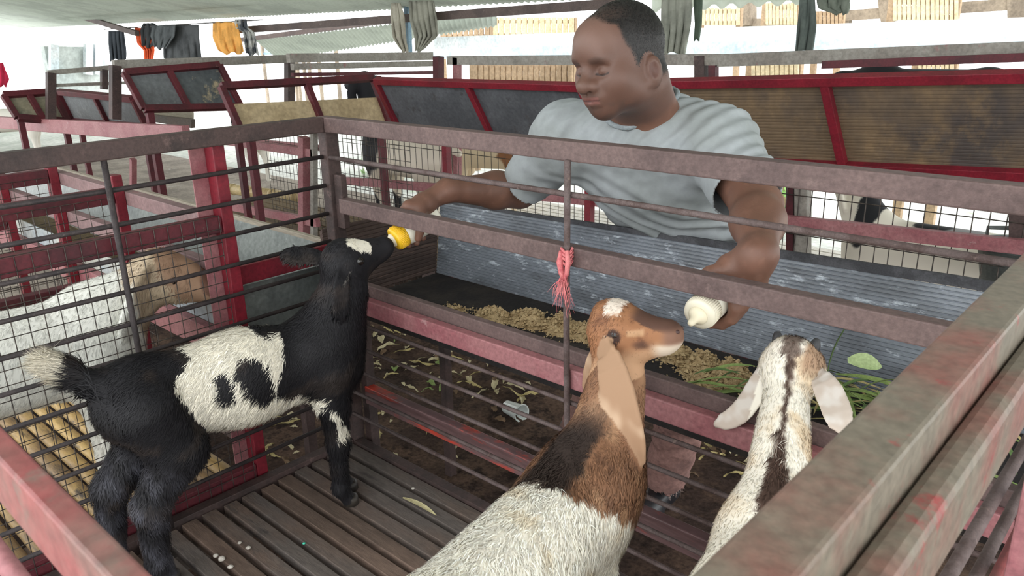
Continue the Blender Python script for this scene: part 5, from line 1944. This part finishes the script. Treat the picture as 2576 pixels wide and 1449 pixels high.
# ------------------------------------------------------------------ feed, leaves and litter
MASH = mat('pale_feed_mash', (196, 172, 130), (172, 146, 106), (216, 196, 158), scale=40, rough=.95, bump=.8, bscale=200)


def crumbs(name, centers, n, label, seed, z0, smin=.003, smax=.011):
    r = np.random.default_rng(seed)
    vs, fs = [], []
    base = np.array([(1, 0, 0), (-1, 0, 0), (0, 1, 0), (0, -1, 0), (0, 0, 1), (0, 0, -1)], float)
    fc = [(0, 2, 4), (2, 1, 4), (1, 3, 4), (3, 0, 4), (2, 0, 5), (1, 2, 5), (3, 1, 5), (0, 3, 5)]
    for i in range(n):
        cx, cy, sx, sy, hgt = centers[r.integers(len(centers))]
        gx, gy = r.normal(size=2)
        x, y = cx + gx * sx, cy + gy * sy
        y = min(max(y, .07), .435)
        h = hgt * math.exp(-(gx * gx + gy * gy) * .5)
        s = r.uniform(smin, smax) * (1.25 if h > hgt * .4 else .8)
        q = base * s * r.uniform(.6, 1.3, (6, 1))
        a = r.uniform(0, 6.28)
        q = q @ np.array([(math.cos(a), -math.sin(a), 0), (math.sin(a), math.cos(a), 0), (0, 0, .7)])
        o = len(vs)
        vs += (q + V3(x, y, z0 + s * .4 + h * r.uniform(.2, 1.0))).tolist()
        fs += [(a_ + o, b_ + o, c_ + o) for a_, b_, c_ in fc]
    o = make(name, vs, fs, MASH, smooth=False)
    return tag(o, label, 'feed', kind='stuff')


def heap(name, centers, box, n, label, seed):
    """lumpy mash heap: a height field broken up by noise, with loose crumbs on and round it"""
    xs, ys = np.arange(box[0], box[1], .0042), np.arange(.068, .438, .0042)

    def hz(X, Y):
        h = np.zeros_like(X)
        for cx, cy, sx, sy, hg in centers:
            h = np.maximum(h, hg * np.exp(-((X - cx) / sx) ** 2 - ((Y - cy) / sy) ** 2))
        P = np.stack([X.ravel(), Y.ravel(), np.zeros(X.size)], 1)
        n1 = noise3(P, 16, seed).reshape(X.shape)
        n2 = np.abs(noise3(P, 42, seed + 1)).reshape(X.shape)
        h = h * (1 + .35 * n1) + np.clip(h * 40, 0, 1) * (n2 * .010 + n1 * .004)
        return .4005 + np.where(h > .0075, h, -.002)
    v, f = grid_mesh(xs, ys, hz)
    k = (v[f][:, :, 2].max(1) > .401)
    f = f[k]
    us = np.unique(f)
    mp_ = np.zeros(len(v), int)
    mp_[us] = np.arange(len(us))
    v, f = v[us], mp_[f]
    r = np.random.default_rng(seed)
    vs, fs = v.tolist(), f.tolist()
    base = np.array([(1, 0, 0), (-1, 0, 0), (0, 1, 0), (0, -1, 0), (0, 0, 1), (0, 0, -1)], float)
    fc = [(0, 2, 4), (2, 1, 4), (1, 3, 4), (3, 0, 4), (2, 0, 5), (1, 2, 5), (3, 1, 5), (0, 3, 5)]
    for i in range(n):
        if i % 3:
            p = v[r.integers(len(v))] + r.normal(size=3) * V3(.004, .004, .001)
            s = r.uniform(.0025, .0075)
        else:
            cx, cy, sx, sy, hg = centers[r.integers(len(centers))]
            p = V3(cx + r.normal() * sx * 1.1, min(max(cy + r.normal() * sy * 1.1, .075), .43), .401)
            s = r.uniform(.0015, .0045)
        q = base * s * r.uniform(.5, 1.4, (6, 3))
        a = r.uniform(0, 6.28)
        q = q @ np.array([(math.cos(a), -math.sin(a), 0), (math.sin(a), math.cos(a), 0), (0, 0, .8)])
        o = len(vs)
        vs += (q + p + V3(0, 0, s * .4)).tolist()
        fs += [(x + o, y + o, z + o) for x, y, z in fc]
    o = make(name, vs, fs, MASH)
    return tag(o, label, 'feed', kind='stuff')


heap('feed_mash', [(.21, .235, .03, .02, .012), (.33, .265, .05, .026, .022), (.44, .295, .05, .03, .032), (.54, .31, .045, .03, .036), (.63, .315, .035, .028, .030)], (.10, .80), 1900, 'pale crumbly mash heaped along the trough middle', 5)
heap('feed_mash', [(.87, .335, .035, .026, .028), (.95, .315, .04, .034, .040), (1.03, .305, .04, .034, .040), (1.0, .25, .035, .03, .024)], (.74, 1.2), 1300, 'pale crumbly mash heap between the two right kids', 6)

LEAFM = [mat('green_blade', (138, 158, 92), (112, 136, 74), (164, 176, 116), scale=12, rough=.6), mat('dark_blade', (92, 116, 66), (76, 98, 56), scale=12, rough=.6),
         mat('dry_blade', (192, 176, 122), (168, 150, 100), scale=12, rough=.75), mat('husk', (206, 194, 158), (176, 160, 122), (150, 160, 104), scale=14, rough=.8)]


def blade_mesh(name, L, w, bend, m, curl=.3, n=7):
    vs, fs = [], []
    for i in range(n):
        t = i / (n - 1)
        ww = w * (math.sin(math.pi * min(.98, t * .92 + .06)) ** .7)
        x = (t - .5) * L
        z = bend * math.sin(t * math.pi)
        vs += [(x, -ww / 2, z + curl * ww * .5), (x, 0, z), (x, ww / 2, z + curl * ww * .5)]
    for i in range(n - 1):
        for k in (0, 1):
            fs.append((i * 3 + k, (i + 1) * 3 + k, (i + 1) * 3 + k + 1, i * 3 + k + 1))
    me = bpy.data.meshes.new(name)
    me.from_pydata(vs, [], fs)
    me.polygons.foreach_set('use_smooth', [True] * len(fs))
    me.materials.append(m)
    return me


def place(name, me, loc, rot, label, cat, group=None, sc=1.0):
    o = bpy.data.objects.new(name, me)
    C.objects.link(o)
    o.location = tuple(float(x) for x in loc)
    o.rotation_euler = rot
    o.scale = (sc, sc, sc)
    return tag(o, label, cat, group)


rg = np.random.default_rng(9)
BL = [blade_mesh('corn_leaf', .22, .018, .02, LEAFM[0]), blade_mesh('corn_leaf', .18, .014, .03, LEAFM[1]), blade_mesh('corn_leaf', .16, .010, .015, LEAFM[2])]
for i in range(90):
    t = rg.random()
    x, y = (1.28 + rg.normal() * .07, .30 + rg.normal() * .055) if t < .7 else (1.42 + rg.normal() * .1, .26 + rg.normal() * .07)
    y = min(max(y, .13), .37)
    place('corn_leaf', BL[int(rg.choice([0, 0, 1, 2, 2]))], (x, y, .412 + rg.uniform(.0, .05)), (rg.uniform(-.6, .6), rg.uniform(-.22, .22), rg.normal() * .7),
          'chopped corn leaf in the fodder heap beside the cream kid', 'leaf', 'fodder leaves in the trough', rg.uniform(.45, .8))
for i in range(12):
    place('corn_leaf', BL[i % 2], (1.09 + rg.uniform(-.05, .06), .20 + rg.uniform(-.04, .05), .418 + .004 * i), (rg.uniform(-.4, .4), rg.uniform(-.15, .15), rg.uniform(.1, 1.2)),
          'green corn leaf lying in front of the right mash heap', 'leaf', 'fodder leaves by the mash', rg.uniform(.5, .8))
# one leaf standing up against the ribbed panel, and a broad pale leaf
ul = blade_mesh('corn_leaf', .17, .016, .012, LEAFM[1])
place('corn_leaf', ul, at(2112, 890, y=.33), (0, math.radians(-78), math.radians(20)), 'dark green leaf standing upright against the ribbed panel', 'leaf')
bl_ = blade_mesh('broad_leaf', .07, .040, .008, mat('pale_green_leaf', (178, 196, 142), (164, 184, 128), scale=10, rough=.6), .15)
place('broad_leaf', bl_, at(2175, 915, y=.40), (math.radians(35), math.radians(10), math.radians(35)), 'broad pale green leaf leaning on the ribbed panel', 'leaf')

# litter of husks on the soil below the trough
def crumple(me, s):
    co = np.empty(len(me.vertices) * 3)
    me.vertices.foreach_get('co', co)
    co = co.reshape(-1, 3)
    co += rg.normal(size=co.shape) * s * np.array((.6, .7, .8))
    k = np.sin(co[:, 0] * rg.uniform(20, 60) + rg.uniform(0, 6)) * rg.uniform(.2, .8)
    co[:, 1] += k * .012
    co[:, 2] = np.abs(co[:, 2])
    me.vertices.foreach_set('co', co.ravel())
    me.update()
    return me


HK = [crumple(blade_mesh('corn_husk', .11, .036, .016, LEAFM[3], .5, 8), .004), crumple(blade_mesh('corn_husk', .075, .024, .010, LEAFM[3], .4), .003), crumple(blade_mesh('corn_husk', .13, .012, .012, LEAFM[2], .3, 9), .003),
      crumple(blade_mesh('corn_husk', .07, .034, .014, LEAFM[0], .4), .004), crumple(blade_mesh('corn_husk', .05, .02, .008, mat('brown_scrap', (126, 102, 80), (104, 84, 66), scale=20, rough=.9), .4), .003),
      crumple(blade_mesh('corn_husk', .04, .016, .006, LEAFM[3], .4), .002)]
spots = []
for i in range(150):
    if i < 85:
        px_, py_ = rg.uniform(890, 1340), rg.uniform(815, 960)
        py_ += (px_ - 890) * .16
    elif i < 110:
        px_, py_ = rg.uniform(600, 800), rg.uniform(1000, 1180)
    elif i < 135:
        px_, py_ = rg.uniform(1700, 1900), rg.uniform(1080, 1210)
    else:
        px_, py_ = rg.uniform(920, 1300), rg.uniform(980, 1180)
    p = at(px_, py_, z=GZ)
    if not (-2.4 < p[0] < 2.6 and -1.6 < p[1] < 2.4):
        continue
    z = float(soil_z(np.array(p[0]), np.array(p[1])))
    lab = ('dry corn husk scattered on the soil below the trough', 'husks below the trough') if i < 85 or i >= 135 else (('husk scrap on the soil past the red post', 'husks past the red post') if i < 110 else ('stalk scrap on the soil beside the trouser leg', 'scraps beside the trouser leg'))
    place('corn_husk', HK[int(rg.choice([0, 1, 1, 2, 3, 4, 5, 5])) if i < 85 else int(rg.choice([2, 4, 5]))], (p[0], p[1], z + .006), (rg.uniform(-.5, .5), rg.uniform(-.2, .2), rg.uniform(0, 6.28)), lab[0], 'husk', lab[1], rg.uniform(.6, 1.15))

# bits on the slatted floor
yl = blade_mesh('corn_husk', .125, .016, .006, mat('pale_yellow_husk', (216, 206, 160), (196, 184, 132), scale=12, rough=.7), .3)
_h0, _h1 = at(1003, 1247, z=.006), at(1108, 1302, z=.006)
place('corn_husk', yl, (_h0 + _h1) / 2, (0, 0, math.atan2(_h1[1] - _h0[1], _h1[0] - _h0[0])), 'pale yellow husk lying across the floor slats', 'husk')
PEB = mat('white_crumb', (206, 200, 190), (180, 172, 160), scale=30, rough=.9)


def pebble(px_, py_, s, label, m=PEB, z=0.0):
    p = at(px_, py_, z=z)
    b = MB()
    r = np.random.default_rng(int(px_ * 7 + py_))
    pr_ = [(s * .1, 0), (s * .8, s * .08), (s, s * .4), (s * .7, s * .8), (s * .1, s)]
    b.lathe([(a * r.uniform(.85, 1.15), t) for a, t in pr_], p, (0, 0, 1), 8)
    tag(b.build('crumb', m, smooth=True), label, 'crumb', 'crumbs on the slats' if z == 0 else None)


for px_, py_, s in ((543, 1400, .007), (558, 1408, .009), (580, 1428, .007), (603, 1367, .005), (625, 1380, .006), (1039, 1230, .0045)):
    pebble(px_, py_, s, 'white crumb on the dark floor slats')
pebble(765, 1368, .004, 'tiny turquoise bit on the floor slats', mat('turquoise_bit', (70, 190, 160), rough=.6), 0.0001)

# clear plastic cup on the soil
cp = thing('plastic_cup', tuple(at(1292, 1025, z=GZ)), 'crushed clear plastic cup lying on the soil under the trough', 'cup')
CUP = mat('clear_plastic', (206, 212, 208), rough=.2, fine=0, spec=.6)
p = at(1292, 1030, z=GZ + .03)
b = MB()
b.lathe([(.024, 0), (.026, .002), (.034, .09), (.037, .092), (.037, .097), (.032, .094), (.023, .004)], p + V3(-.04, .0, 0), (1, -.12, .06), 20)
b.build('cup_wall', CUP, cp, True)
